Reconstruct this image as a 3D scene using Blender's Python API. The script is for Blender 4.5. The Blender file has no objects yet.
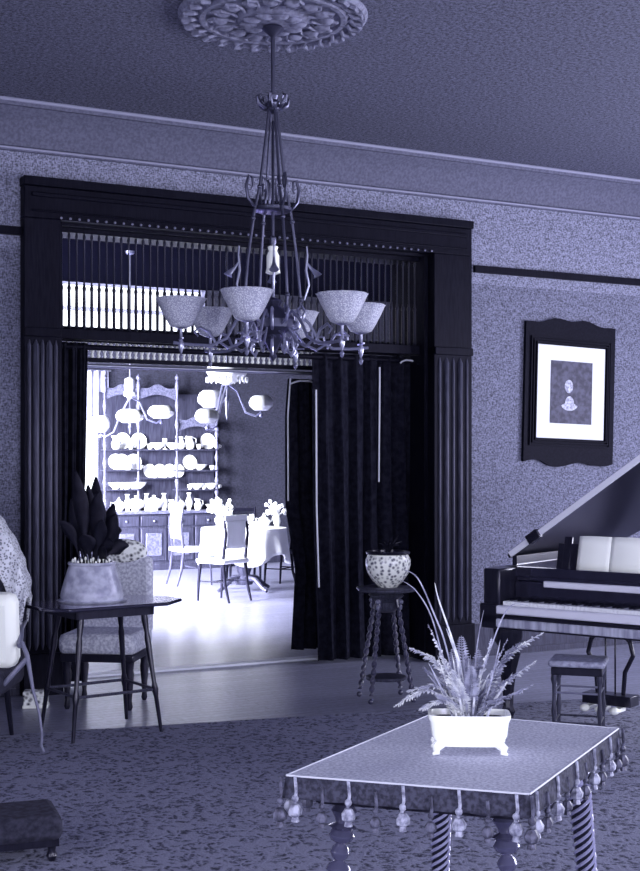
import bpy, bmesh, math, random
from mathutils import Vector, Matrix
random.seed(7)
PI = math.pi
F, H, CX, HY = 1300.0, 1.55, 320.0, 461.0          # lens in pixels, eye height, centre column, horizon row
col = bpy.context.scene.collection
TH = math.atan2(1300.0, 2477.0)                     # the house is turned this much from the view axis
CU, SU = math.cos(TH), math.sin(TH)
N0 = 8.557                                          # parlour face of the doorway wall
N1 = N0 + 0.45
NB = 17.95                                          # dining room far wall
CEIL, DCEIL = 3.9, 4.1

# ---------------------------------------------------------------- placing
def flo(px, py, z=0.0):
    Y = F * (H - z) / (py - HY)
    return Vector(((px - CX) / F * Y, Y, z))
def yo(px, n):
    a = (px - CX) / F
    return n / (-SU * a + CU)
def U(px, n):
    Y = yo(px, n); X = (px - CX) / F * Y
    return X * CU + Y * SU
def Z(px, py, n):
    return H + (HY - py) * yo(px, n) / F
def W(u, n, z=0.0):
    return Vector((u * CU - n * SU, u * SU + n * CU, z))

# ---------------------------------------------------------------- materials
def tint(v):
    k = 1 - min(1, v) ** 1.5
    return (min(1, v * (1 - .23 * k)), min(1, v * (1 - .23 * k)), min(1, v * (1 + .24 * k) + .003 * k), 1)
MATS = {}
def mat(name, v, rough=0.6, metal=0.0, vary=0.0, scale=20, bump=0.0, v2=None, kind='noise', spec=0.5, coat=0.0, trans=0.0):
    if name in MATS: return MATS[name]
    m = bpy.data.materials.new(name); m.use_nodes = True
    nt = m.node_tree; b = nt.nodes['Principled BSDF']
    b.inputs['Base Color'].default_value = tint(v)
    b.inputs['Roughness'].default_value = rough
    b.inputs['Metallic'].default_value = metal
    b.inputs['Specular IOR Level'].default_value = spec
    b.inputs['Coat Weight'].default_value = coat
    b.inputs['Specular Tint'].default_value = (.72, .66, 1, 1); b.inputs['Coat Tint'].default_value = (.85, .82, 1, 1)
    b.inputs['Coat Roughness'].default_value = 0.12
    tc = nt.nodes.new('ShaderNodeTexCoord'); fac = None
    if kind == 'noise' and (vary or bump):
        t = nt.nodes.new('ShaderNodeTexNoise'); t.inputs['Scale'].default_value = scale; t.inputs['Detail'].default_value = 5
        nt.links.new(tc.outputs['Object'], t.inputs['Vector']); fac = t.outputs['Fac']
    elif kind == 'voronoi':
        t = nt.nodes.new('ShaderNodeTexVoronoi'); t.inputs['Scale'].default_value = scale
        nt.links.new(tc.outputs['Object'], t.inputs['Vector']); fac = t.outputs['Distance']
    elif kind == 'wood':
        mp = nt.nodes.new('ShaderNodeMapping'); mp.inputs['Scale'].default_value = (6, 6, 0.6)
        t = nt.nodes.new('ShaderNodeTexNoise'); t.inputs['Scale'].default_value = scale; t.inputs['Detail'].default_value = 4
        nt.links.new(tc.outputs['Object'], mp.inputs[0]); nt.links.new(mp.outputs[0], t.inputs['Vector']); fac = t.outputs['Fac']
    if fac is not None:
        r = nt.nodes.new('ShaderNodeValToRGB')
        lo, hi = (v * (1 - vary), v * (1 + vary)) if v2 is None else (v, v2)
        r.color_ramp.elements[0].position = 0.38 if kind != 'voronoi' else 0.15
        r.color_ramp.elements[1].position = 0.62 if kind != 'voronoi' else 0.55
        r.color_ramp.elements[0].color = tint(lo); r.color_ramp.elements[1].color = tint(hi)
        nt.links.new(fac, r.inputs[0]); nt.links.new(r.outputs[0], b.inputs['Base Color'])
        if bump:
            bp = nt.nodes.new('ShaderNodeBump'); bp.inputs['Strength'].default_value = bump; bp.inputs['Distance'].default_value = 0.01
            nt.links.new(fac, bp.inputs['Height']); nt.links.new(bp.outputs[0], b.inputs['Normal'])
    if trans: b.inputs['Transmission Weight'].default_value = trans
    MATS[name] = m
    return m

def woven(name, v, vary=0.3, step=None, v_top=None, ydark=None, scale=120):
    """woven wall covering: crossed threads with slub; above height step the frieze colour"""
    m = bpy.data.materials.new(name); m.use_nodes = True; nt = m.node_tree; b = nt.nodes['Principled BSDF']
    b.inputs['Roughness'].default_value = 0.85; b.inputs['Specular IOR Level'].default_value = 0.2
    tc = nt.nodes.new('ShaderNodeTexCoord'); L = nt.links.new
    outs = []
    for sc in ((1, 1, .4), (.4, .4, 1)):
        mp = nt.nodes.new('ShaderNodeMapping'); mp.inputs['Scale'].default_value = sc
        t = nt.nodes.new('ShaderNodeTexNoise'); t.inputs['Scale'].default_value = scale; t.inputs['Detail'].default_value = 2
        L(tc.outputs['Object'], mp.inputs[0]); L(mp.outputs[0], t.inputs['Vector']); outs.append(t.outputs['Fac'])
    ad = nt.nodes.new('ShaderNodeMath'); ad.operation = 'ADD'; L(outs[0], ad.inputs[0]); L(outs[1], ad.inputs[1])
    mr = nt.nodes.new('ShaderNodeMapRange'); mr.inputs[1].default_value = 0.78; mr.inputs[2].default_value = 1.22
    mr.inputs[3].default_value = 1 - vary; mr.inputs[4].default_value = 1 + vary; L(ad.outputs[0], mr.inputs[0])
    mx = nt.nodes.new('ShaderNodeVectorMath'); mx.operation = 'SCALE'
    mx.inputs[0].default_value = tint(v)[:3]; L(mr.outputs[0], mx.inputs['Scale'])
    if step is not None:
        sp = nt.nodes.new('ShaderNodeSeparateXYZ'); L(tc.outputs['Object'], sp.inputs[0])
        gt = nt.nodes.new('ShaderNodeMath'); gt.operation = 'GREATER_THAN'; gt.inputs[1].default_value = step; L(sp.outputs[2], gt.inputs[0])
        mi = nt.nodes.new('ShaderNodeMix'); mi.data_type = 'RGBA'; L(gt.outputs[0], mi.inputs[0])
        mi.inputs[6].default_value = tint(v); mi.inputs[7].default_value = tint(v_top)
        L(mi.outputs[2], mx.inputs[0])
    L(mx.outputs[0], b.inputs['Base Color'])
    MATS[name] = m
    return m

def planks(name, v):
    m = bpy.data.materials.new(name); m.use_nodes = True; nt = m.node_tree; b = nt.nodes['Principled BSDF']; L = nt.links.new
    b.inputs['Roughness'].default_value = 0.33
    tc = nt.nodes.new('ShaderNodeTexCoord')
    br = nt.nodes.new('ShaderNodeTexBrick'); br.inputs['Scale'].default_value = 1.0
    br.inputs['Color1'].default_value = tint(v * .9); br.inputs['Color2'].default_value = tint(v * 1.12); br.inputs['Mortar'].default_value = tint(v * .45)
    br.inputs['Brick Width'].default_value = 1.4; br.inputs['Row Height'].default_value = 0.075; br.inputs['Mortar Size'].default_value = 0.003
    L(tc.outputs['Object'], br.inputs['Vector'])
    no = nt.nodes.new('ShaderNodeTexNoise'); no.inputs['Scale'].default_value = 30; L(tc.outputs['Object'], no.inputs['Vector'])
    mr = nt.nodes.new('ShaderNodeMapRange'); mr.inputs[1].default_value = .3; mr.inputs[2].default_value = .7; mr.inputs[3].default_value = .8; mr.inputs[4].default_value = 1.2
    L(no.outputs['Fac'], mr.inputs[0])
    mx = nt.nodes.new('ShaderNodeVectorMath'); mx.operation = 'SCALE'; L(br.outputs['Color'], mx.inputs[0]); L(mr.outputs[0], mx.inputs['Scale'])
    L(mx.outputs[0], b.inputs['Base Color']); MATS[name] = m
    return m

def carpet(name, v):
    m = bpy.data.materials.new(name); m.use_nodes = True; nt = m.node_tree; b = nt.nodes['Principled BSDF']; L = nt.links.new
    b.inputs['Roughness'].default_value = 0.95; b.inputs['Specular IOR Level'].default_value = 0.1
    tc = nt.nodes.new('ShaderNodeTexCoord')
    dn = nt.nodes.new('ShaderNodeTexNoise'); dn.inputs['Scale'].default_value = 9; L(tc.outputs['Object'], dn.inputs['Vector'])
    sc = nt.nodes.new('ShaderNodeVectorMath'); sc.operation = 'SCALE'; sc.inputs['Scale'].default_value = 0.2; L(dn.outputs['Color'], sc.inputs[0])
    ad = nt.nodes.new('ShaderNodeVectorMath'); L(tc.outputs['Object'], ad.inputs[0]); L(sc.outputs[0], ad.inputs[1])
    vo = nt.nodes.new('ShaderNodeTexVoronoi'); vo.inputs['Scale'].default_value = 24; L(ad.outputs[0], vo.inputs['Vector'])
    fi = nt.nodes.new('ShaderNodeTexNoise'); fi.inputs['Scale'].default_value = 120; fi.inputs['Detail'].default_value = 3; L(tc.outputs['Object'], fi.inputs['Vector'])
    a2 = nt.nodes.new('ShaderNodeMath'); a2.operation = 'ADD'; L(vo.outputs['Distance'], a2.inputs[0]); L(fi.outputs['Fac'], a2.inputs[1])
    r = nt.nodes.new('ShaderNodeValToRGB')
    e = r.color_ramp.elements
    e[0].position = .62; e[0].color = tint(v * .38); e[1].position = 1.0; e[1].color = tint(v * 1.9)
    k = e.new(.82); k.color = tint(v)
    L(a2.outputs[0], r.inputs[0]); L(r.outputs[0], b.inputs['Base Color'])
    bp = nt.nodes.new('ShaderNodeBump'); bp.inputs['Strength'].default_value = .5; bp.inputs['Distance'].default_value = .01
    L(a2.outputs[0], bp.inputs['Height']); L(bp.outputs[0], b.inputs['Normal']); MATS[name] = m
    return m

M_wall = woven('wall_covering', 0.175, .6, step=2.955, v_top=0.24)
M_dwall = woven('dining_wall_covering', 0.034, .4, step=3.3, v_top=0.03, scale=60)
M_ceil = woven('ceiling_paper', 0.15, .6)
M_floor = planks('oak_boards', 0.31)
M_rug = carpet('patterned_carpet', 0.15)
M_ebony = mat('dark_door_wood', 0.006, .5, vary=.4, kind='wood', scale=14, spec=.08)
M_reed = mat('reeded_wood', 0.055, .38, spec=.25, vary=.35, kind='wood', scale=14)
M_plast = mat('moulded_plaster', 0.34, .7)
M_coveshade = mat('shaded_cove', 0.13, .8, vary=.2, scale=50)  # shade of the down-facing cove put into its colour
M_dplast = mat('carved_plaster', 0.22, .7, vary=.3, scale=30)
M_spin = mat('turned_spindle_wood', 0.022, .35, spec=.2)
M_spinl = mat('pale_spindle_wood', 0.95, .35)
M_velvet = mat('dark_velvet', 0.012, .95, spec=.05, vary=.4, scale=25)
M_paleline = mat('pale_line_cord', 0.7, .6)
M_mahog = mat('dark_mahogany', 0.012, .3, vary=.3, kind='wood', scale=10, coat=.3, spec=.3)
M_polish = mat('polished_rosewood', 0.02, .16, vary=.3, kind='wood', scale=8, coat=1.0)
M_sheen = mat('rosewood_edge_sheen', 0.85, .3, coat=.5)  # pale colour stands in for light reflected off polished rosewood
M_key = mat('ivory', 0.85, .3)
M_black = mat('black_lacquer', 0.01, .2)
M_paper = mat('paper', 0.98, .8)
M_mat = mat('picture_mat', 0.8, .9)
M_brass = mat('dull_brass', 0.45, .3, metal=.85)
M_bronze = mat('dark_bronze', 0.11, .35, metal=.8)
M_glass = mat('frosted_glass', 0.85, .35, vary=.25, kind='voronoi', scale=150, v2=.4)
M_globe = mat('white_globe', 0.95, .25)
M_china = mat('white_china', 1.0, .2)
M_linen = mat('white_linen', 1.0, .9)
M_plush = mat('plush_cloth', 0.58, .85, vary=.22, scale=120)
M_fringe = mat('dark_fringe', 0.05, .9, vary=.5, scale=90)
M_pom = mat('pale_silk', 0.34, .5, vary=.5, scale=60)
M_pomd = mat('dark_silk', 0.09, .5, vary=.6, scale=60)
M_twist = mat('twisted_leg_wood', 0.42, .22, coat=.8)
M_bob = mat('turned_bobbin_wood', 0.10, .22, coat=.9)
M_leaf = mat('fern_green', 0.34, .5, vary=.4, scale=30)
M_leafl = mat('pale_fern', 0.7, .5, vary=.3, scale=30)
M_leafd = mat('dark_leaf', 0.010, .5, spec=.2, vary=.5, scale=20)
M_soil = mat('soil', 0.02, .95, vary=.5, scale=60, bump=.5)
M_pot = mat('grey_glaze', 0.46, .3, vary=.25, scale=18)
M_chintz = mat('floral_chintz', 0.05, .8, kind='voronoi', scale=34, v2=.95)
M_bowl = mat('painted_bowl', 0.12, .25, kind='voronoi', scale=40, v2=1.0)
M_uphol = mat('striped_upholstery', 0.6, .9, vary=.25, scale=60)
M_lace = mat('lace', 0.12, .9, kind='voronoi', scale=75, v2=.75)
M_dark = mat('dark_fabric', 0.03, .9, vary=.5, scale=40)
M_side = mat('walnut_sideboard', 0.05, .4, vary=.35, kind='wood', scale=9)
M_sidel = mat('carved_walnut', 0.14, .4, vary=.35, scale=40)
M_gdark = mat('print_dark', 0.05, .6, kind='noise', vary=.6, scale=25)
M_glight = mat('print_light', 0.45, .6, vary=.4, scale=60)
M_frame = mat('black_frame', 0.006, .6, spec=.08, vary=.4, scale=60)
M_lightwood = mat('pale_leg_wood', 0.20, .3)

# ---------------------------------------------------------------- mesh builder
class MB:
    def __init__(s): s.bm = bmesh.new()
    def box(s, c, d, rz=0, M=None, taper=1.0):
        r = bmesh.ops.create_cube(s.bm, size=1.0)['verts']
        for v in r:
            k = taper if v.co.z < 0 else 1
            v.co = Vector((v.co.x * d[0] * k, v.co.y * d[1] * k, v.co.z * d[2]))
        T = Matrix.Translation(Vector(c)) @ Matrix.Rotation(rz, 4, 'Z')
        if M is not None: T = M @ T
        bmesh.ops.transform(s.bm, matrix=T, verts=r); return s
    def bb(s, x0, x1, y0, y1, z0, z1):
        return s.box(((x0 + x1) / 2, (y0 + y1) / 2, (z0 + z1) / 2), (abs(x1 - x0), abs(y1 - y0), abs(z1 - z0)))
    def rings(s, rings, close=True, cap=True):
        vs = [[s.bm.verts.new(p) for p in r] for r in rings]
        n = len(vs[0])
        for a, b in zip(vs, vs[1:]):
            for i in range(n if close else n - 1):
                j = (i + 1) % n
                try: s.bm.faces.new((a[i], a[j], b[j], b[i]))
                except ValueError: pass
        if cap and close:
            for r in (vs[0], vs[-1]):
                try: s.bm.faces.new(r)
                except ValueError: pass
        return s
    def lathe(s, prof, seg=20, M=None, wob=None, c=(0, 0, 0)):
        R = []
        for r, z in prof:
            ring = []
            for i in range(seg):
                a = 2 * PI * i / seg
                rr = r * (wob(a, z) if wob else 1)
                p = Vector((c[0] + rr * math.cos(a), c[1] + rr * math.sin(a), c[2] + z))
                ring.append(M @ p if M is not None else p)
            R.append(ring)
        return s.rings(R)
    def tube(s, pts, r, seg=8):
        pts = [Vector(p) for p in pts]; R = []
        t0 = (pts[1] - pts[0]).normalized()
        up = Vector((0, 0, 1)) if abs(t0.z) < .9 else Vector((1, 0, 0))
        nrm = t0.cross(up).normalized()
        for i, p in enumerate(pts):
            t = (pts[min(i + 1, len(pts) - 1)] - pts[max(i - 1, 0)]).normalized()
            nrm = (nrm - t * nrm.dot(t)).normalized(); bn = t.cross(nrm)
            rr = r[i] if isinstance(r, (list, tuple)) else r
            R.append([p + nrm * rr * math.cos(2 * PI * k / seg) + bn * rr * math.sin(2 * PI * k / seg) for k in range(seg)])
        return s.rings(R)
    def twist(s, p0, p1, r, turns=6, amp=.35, lobes=2, seg=14, n=70, r1=None):
        p0, p1 = Vector(p0), Vector(p1); t = (p1 - p0).normalized()
        a = t.cross(Vector((0, 1, 0))).normalized(); b = t.cross(a); R = []
        r1 = r1 or r
        for i in range(n + 1):
            f = i / n; c = p0.lerp(p1, f); rr = r + (r1 - r) * f
            R.append([c + (a * math.cos(q) + b * math.sin(q)) * rr * (1 + amp * math.cos(lobes * (q - f * turns * PI)))
                      for q in [2 * PI * k / seg for k in range(seg)]])
        return s.rings(R)
    def ball(s, c, r, seg=14, M=None):
        if not isinstance(r, (list, tuple)): r = (r, r, r)
        vs = bmesh.ops.create_uvsphere(s.bm, u_segments=seg, v_segments=max(6, seg // 2 + 1), radius=1)['verts']
        T = Matrix.Translation(Vector(c)) @ Matrix.Diagonal((*r, 1))
        if M is not None: T = M @ T
        bmesh.ops.transform(s.bm, matrix=T, verts=vs); return s
    def prism(s, out, z0, z1, M=None):
        lo = [Vector((x, y, z0)) for x, y in out]; hi = [Vector((x, y, z1)) for x, y in out]
        if M is not None: lo = [M @ p for p in lo]; hi = [M @ p for p in hi]
        return s.rings([lo, hi])
    def extr(s, prof, axis_pts):
        """sweep a profile of (offset vector) along straight line a->b"""
        a, b = Vector(axis_pts[0]), Vector(axis_pts[1])
        return s.rings([[a + Vector(p) for p in prof], [b + Vector(p) for p in prof]])
    def grid(s, fn, nu, nv):
        vs = [[s.bm.verts.new(fn(i / nu, j / nv)) for j in range(nv + 1)] for i in range(nu + 1)]
        for i in range(nu):
            for j in range(nv):
                s.bm.faces.new((vs[i][j], vs[i + 1][j], vs[i + 1][j + 1], vs[i][j + 1]))
        return s
    def build(s, name, m, parent=None, smooth=True, bevel=0, solid=0, loc=None, rz=None):
        bmesh.ops.recalc_face_normals(s.bm, faces=s.bm.faces)
        me = bpy.data.meshes.new(name); s.bm.to_mesh(me); s.bm.free()
        if smooth:
            me.polygons.foreach_set('use_smooth', [True] * len(me.polygons))
            try: me.set_sharp_from_angle(angle=math.radians(38))
            except Exception: pass
        me.materials.append(m)
        o = bpy.data.objects.new(name, me); col.objects.link(o)
        if parent: o.parent = parent
        if loc is not None: o.location = loc
        if rz is not None: o.rotation_euler = (0, 0, rz)
        if solid:
            q = o.modifiers.new('thick', 'SOLIDIFY'); q.thickness = solid; q.offset = 0
        if bevel:
            q = o.modifiers.new('bevel', 'BEVEL'); q.width = bevel; q.segments = 2; q.limit_method = 'ANGLE'
        return o

def thing(name, label, cat, loc, rz=0, group=None):
    o = bpy.data.objects.new(name, None); col.objects.link(o); o.empty_display_size = .1
    o.location = loc; o.rotation_euler = (0, 0, rz); o['label'] = label; o['category'] = cat
    if group: o['group'] = group
    return o
def tag(o, label, cat, group=None, kind=None):
    o['label'] = label; o['category'] = cat
    if group: o['group'] = group
    if kind: o['kind'] = kind
    return o
def struct(mb, name, m, **k):
    o = mb.build(name, m, rz=TH, **k); o['kind'] = 'structure'; return o
def dup(root, loc, rz, label=None, group=None):
    r = root.copy(); col.objects.link(r); r.location = loc; r.rotation_euler = (0, 0, rz)
    if label: r['label'] = label
    if group: r['group'] = group
    for ch in list(root.children):
        c = ch.copy(); col.objects.link(c); c.parent = r
        for g in list(ch.children):
            d = g.copy(); col.objects.link(d); d.parent = c
    return r

# ================================================================ THE SETTING (built in house axes u, n, z)
UL, UR, NF = -2.2, 9.6, -3.2        # parlour left, right, near wall
DUL, DUR = 1.2, 11.2                # dining room left, right
struct(MB().bb(UL - .2, DUR + .2, NF - .2, NB + .2, -.12, 0), 'floor', M_floor, smooth=False)
struct(MB().bb(UL - .2, UR + .2, NF - .2, N0 + .2, CEIL, CEIL + .15), 'ceiling', M_ceil, smooth=False)
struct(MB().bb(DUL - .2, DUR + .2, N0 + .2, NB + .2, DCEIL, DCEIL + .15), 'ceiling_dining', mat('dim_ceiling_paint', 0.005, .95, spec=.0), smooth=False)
UO0, UO1 = U(57, N0), U(428, N0)                  # clear opening
ZT = Z(248, 198, N0 - .10)                               # casing top
ZR = Z(556, 275, N0)                               # picture rail
ZF1 = Z(150, 233, N0); ZF0 = Z(60, 327, N0)        # fretwork top and bottom
w = MB(); w.bb(UL - .2, UO0, N0, N1, 0, DCEIL); w.bb(UO1, DUR + .2, N0, N1, 0, DCEIL); w.bb(UO0, UO1, N0, N1, ZF1 + .02, DCEIL)
struct(w, 'wall_back', M_wall, smooth=False)
# left wall with two windows, right wall with two, near wall with two
def wall_u(name, u0, u1, n0, n1, zt, holes, m):
    """wall running along n between u0,u1 with holes (n0,n1,z0,z1)"""
    b = MB(); c = n0
    for (a, d, z0, z1) in sorted(holes):
        b.bb(u0, u1, c, a, 0, zt); b.bb(u0, u1, a, d, 0, z0); b.bb(u0, u1, a, d, z1, zt); c = d
    b.bb(u0, u1, c, n1, 0, zt)
    return struct(b, name, m, smooth=False)
def wall_n(name, n0, n1, u0, u1, zt, holes, m):
    b = MB(); c = u0
    for (a, d, z0, z1) in sorted(holes):
        b.bb(c, a, n0, n1, 0, zt); b.bb(a, d, n0, n1, 0, z0); b.bb(a, d, n0, n1, z1, zt); c = d
    b.bb(c, u1, n0, n1, 0, zt)
    return struct(b, name, m, smooth=False)
WL = [(-1.2, .4, .6, 3.0), (2.2, 3.8, .6, 3.0)]
WR = [(2.0, 3.6, .6, 3.0), (4.8, 6.4, .6, 3.0)]
WN = [(-.9, .7, .6, 3.0), (3.0, 4.6, .6, 3.0), (5.6, 7.2, .6, 3.0)]
WD = [(12.0, 13.6, .5, 3.0), (14.6, 16.6, .5, 3.0)]
wall_u('wall_left', UL - .2, UL, NF, N0, CEIL, WL, M_wall)
wall_u('wall_right', UR, UR + .2, NF, N0, CEIL, WR, M_wall)
wall_n('wall_front', NF - .2, NF, UL - .2, UR + .2, CEIL, WN, M_wall)
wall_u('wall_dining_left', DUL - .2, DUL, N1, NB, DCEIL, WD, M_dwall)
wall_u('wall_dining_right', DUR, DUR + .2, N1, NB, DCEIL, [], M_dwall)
wu0, wu1 = U(66, NB), U(104.5, NB); wz0, wz1 = Z(96, 497, NB), Z(96, 372, NB)
tu0, tu1 = U(40, NB), U(207, NB); tz0, tz1 = Z(130, 338, NB), Z(130, 283, NB)
b = MB()
b.bb(DUL - .2, wu0, NB, NB + .2, 0, tz0 - .1); b.bb(wu1, DUR + .2, NB, NB + .2, 0, tz0 - .1)
b.bb(wu0, wu1, NB, NB + .2, 0, wz0); b.bb(wu0, wu1, NB, NB + .2, wz1, tz0 - .1)
b.bb(DUL - .2, DUR + .2, NB, NB + .2, tz0 - .1, tz0); b.bb(DUL - .2, tu0, NB, NB + .2, tz0, tz1); b.bb(tu1, DUR + .2, NB, NB + .2, tz0, tz1)
b.bb(DUL - .2, DUR + .2, NB, NB + .2, tz1, DCEIL)
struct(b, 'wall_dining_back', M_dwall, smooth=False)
wn = [0]
def window(kind, a0, a1, z0, z1, pos, flip=1):
    wn[0] += 1
    b = MB(); t = .06
    def q(x0, x1, y0, y1, zz0, zz1):
        if kind == 'u': b.bb(pos + y0, pos + y1, x0, x1, zz0, zz1)
        else: b.bb(x0, x1, pos + y0, pos + y1, zz0, zz1)
    for (x0, x1, zz0, zz1) in ((a0, a0 + t, z0, z1), (a1 - t, a1, z0, z1), (a0, a1, z0, z0 + t), (a0, a1, z1 - t, z1), (a0, a1, (z0 + z1) / 2 - .025, (z0 + z1) / 2 + .025)):
        q(x0, x1, -.04, .04, zz0, zz1)
    o = struct(b, 'window_%d' % wn[0], M_plast if kind == 'u' or True else None, smooth=False)
    g = MB()
    if kind == 'u': g.bb(pos - .003, pos + .003, a0 + t, a1 - t, z0 + t, z1 - t)
    else: g.bb(a0 + t, a1 - t, pos - .003, pos + .003, z0 + t, z1 - t)
    gm = mat('window_glass', 1, 0.02, trans=1.0, spec=.3)
    gm.node_tree.nodes['Principled BSDF'].inputs['Base Color'].default_value = (1, 1, 1, 1)
    gm.node_tree.nodes['Principled BSDF'].inputs['IOR'].default_value = 1.01
    g.build('pane', gm, o, smooth=False)
    return o
for a in WL: window('u', a[0], a[1], a[2], a[3], UL - .1)
for a in WR: window('u', a[0], a[1], a[2], a[3], UR + .1)
for a in WN: window('n', a[0], a[1], a[2], a[3], NF - .1)
for a in WD: window('u', a[0], a[1], a[2], a[3], DUL - .1)
window('n', wu0, wu1, wz0, wz1, NB + .1)
window('n', tu0, tu1, tz0, tz1, NB + .1)

# cornice: bead at the ceiling edge, cove below coloured dark for its shade, then small mouldings
def cornice(name, a, b, sx, sy, zc):
    pr = [(0, -.30), (.025, -.30), (.03, -.275), (.012, -.265), (.02, -.22), (.035, -.20), (.05, -.155), (.10, -.085), (.155, -.055), (.165, -.045), (.19, -.045), (.2, -.02), (.19, 0), (0, 0)]
    m = MB(); m.extr([(sx * p, sy * p, zc + z) for p, z in pr], (a, b))
    o = struct(m, name, M_coveshade)
    b2 = MB()
    for p, z, r in ((.200, -.012, .012), (.028, -.283, .008)):
        b2.tube([Vector(a) + Vector((sx * p, sy * p, zc + z)), Vector(b) + Vector((sx * p, sy * p, zc + z))], r, 8)
    b2.build('bead_moulding', M_plast, o)
    return o
cornice('trim_1', (UL, N0, 0), (UR, N0, 0), 0, -1, CEIL)
cornice('trim_2', (UL, NF, 0), (UL, N0, 0), 1, 0, CEIL)
cornice('trim_3', (UR, NF, 0), (UR, N0, 0), -1, 0, CEIL)
m = MB(); m.bb(UL, U(24, N0) - .01, N0 - .035, N0, ZR - .035, ZR + .02); struct(m, 'trim_4', M_ebony)
m = MB(); m.bb(U(472, N0) + .01, UR, N0 - .035, N0, ZR - .035, ZR + .02); struct(m, 'trim_5', M_ebony)
m = MB(); m.bb(UL, U(24, N0), N0 - .025, N0, 0, .26); m.bb(UL, U(24, N0), N0 - .035, N0, .0, .05); struct(m, 'baseboard_left', M_reed)
m = MB(); m.bb(U(472, N0), UR, N0 - .025, N0, 0, .26); m.bb(U(472, N0), UR, N0 - .035, N0, .0, .05); struct(m, 'baseboard_right', M_reed)
m = MB(); m.bb(wu1 + .05, DUR, NB - .025, NB, 0, .3); struct(m, 'baseboard_dining', M_side)
m = MB(); m.bb(DUL, DUR, NB - .04, NB, 3.28, 3.34); struct(m, 'trim_6', M_ebony)
m = MB(); m.bb(UO0, UO1, N1 - .02, N1 + .10, 0, .018); struct(m, 'trim_7', mat('pale_threshold', .75, .4), bevel=.004)

# ceiling medallion
mc = Vector((-.248, 6.85, CEIL))
md = MB()
md.lathe([(.0, -.001), (.50, -.001), (.50, -.012), (.485, -.03), (.465, -.03), (.455, -.016), (.40, -.016), (.385, -.035), (.36, -.035), (.35, -.018), (.2, -.02), (.18, -.04), (.12, -.05), (.05, -.06), (0, -.06)], 64)
for k in range(28):
    a = 2 * PI * k / 28
    md.tube([(math.cos(a) * r + math.cos(a + PI / 2) * s, math.sin(a) * r + math.sin(a + PI / 2) * s, z) for r, s, z in
             ((.40, .0, -.02), (.43, .035, -.035), (.47, .03, -.04), (.475, -.005, -.035), (.45, -.02, -.03))], [.010, .014, .014, .012, .008], 6)
for k in range(16):
    a = 2 * PI * k / 16
    md.ball((math.cos(a) * .28, math.sin(a) * .28, -.03), (.045, .03, .022), 10)
    md.tube([(math.cos(a + t) * r, math.sin(a + t) * r, -.035) for r, t in ((.2, 0), (.24, .12), (.31, .16), (.34, .05), (.30, -.02))], .009, 6)
for k in range(10):
    a = 2 * PI * k / 10; md.ball((math.cos(a) * .13, math.sin(a) * .13, -.05), (.05, .028, .02), 10, None)
o = md.build('trim_8', M_dplast, loc=mc); o['kind'] = 'structure'

# ---------------------------------------------------------------- doorway: casing, header, spindle screens
dn = N0 - .09
CL, CR = U(24, dn), U(472, dn)
dm = MB()
dm.bb(CL, CR, dn, N0 + .02, ZF1 + .02, ZT - .06)
dm.bb(CL - .006, CR + .006, dn - .02, N0 + .01, ZT - .06, ZT)
dm.bb(CL + .05, CR - .05, dn - .015, dn, ZF1 + .16, ZF1 + .19)
dm.bb(CL + .05, CR - .05, dn - .015, dn, ZF1 + .06, ZF1 + .075)
door = struct(dm, 'door_1', M_ebony, bevel=.006)
def dpart(mb, name, m, parent=door, **k): return mb.build(name, m, parent, **k)
bd = MB()
k = UO0
while k < UO1: bd.ball((k, dn - .012, ZF1 + .03), .009, 6); k += .062
dpart(bd, 'bead_row', mat('bead_wood', .22, .3))
for (a, b) in ((CL, UO0), (UO1, CR)):
    c = MB(); c.bb(a, b, dn, N0 + .02, 0, ZF1 + .02)
    c.bb(a - .01, b + .01, dn - .03, N0, 0, .28); c.bb(a, b, dn - .02, N0, ZF0 - .08, ZF0 - .02)
    wd = b - a
    dpart(c, 'casing', M_ebony, bevel=.005)
    r = MB(); nr = 5
    for i in range(nr):
        x = a + wd * (.14 + .72 * i / (nr - 1)); rad = .022 if i % 2 else .013
        r.tube([(x, dn, .30), (x, dn, .34), (x, dn, ZF0 - .14), (x, dn, ZF0 - .10)], [.004, rad, rad, .004], 10)
    dpart(r, 'reeding', M_reed)
j = MB(); j.bb(UO0 - .01, UO0 + .035, N0, N1 + .03, 0, ZF1 + .02); j.bb(UO1 - .035, UO1 + .01, N0, N1 + .03, 0, ZF1 + .02); j.bb(UO0, UO1, N0, N1 + .03, ZF1, ZF1 + .06)
dpart(j, 'jamb', M_ebony)
# upper screen
ns = N0 + .10
fr = MB(); fr.bb(UO0 + .03, UO1 - .03, ns - .03, ns + .03, ZF1 - .03, ZF1 + .02); fr.bb(UO0 + .03, UO1 - .03, ns - .035, ns + .035, ZF0 - .07, ZF0)
scr = dpart(fr, 'spindle_screen', M_ebony, bevel=.004)
NSP = 54
def spin_prof(z0, z1):
    h = z1 - z0
    return [(.006, z0), (.015, z0 + .01), (.011, z0 + .03), (.0125, z0 + .25 * h), (.011, z0 + .4 * h), (.015, z0 + .43 * h), (.009, z0 + .46 * h), (.006, z0 + .5 * h), (.0055, z1 - .05), (.012, z1 - .02), (.006, z1)]
sp0 = MB().lathe(spin_prof(ZF0, ZF1 - .03), 8).build('spindle', M_spin, scr)
for i in range(NSP):
    x = UO0 + .06 + (UO1 - UO0 - .12) * i / (NSP - 1)
    s = sp0 if i == 0 else sp0.copy()
    if i: col.objects.link(s); s.parent = scr
    s.location = (x, ns, 0)
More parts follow.
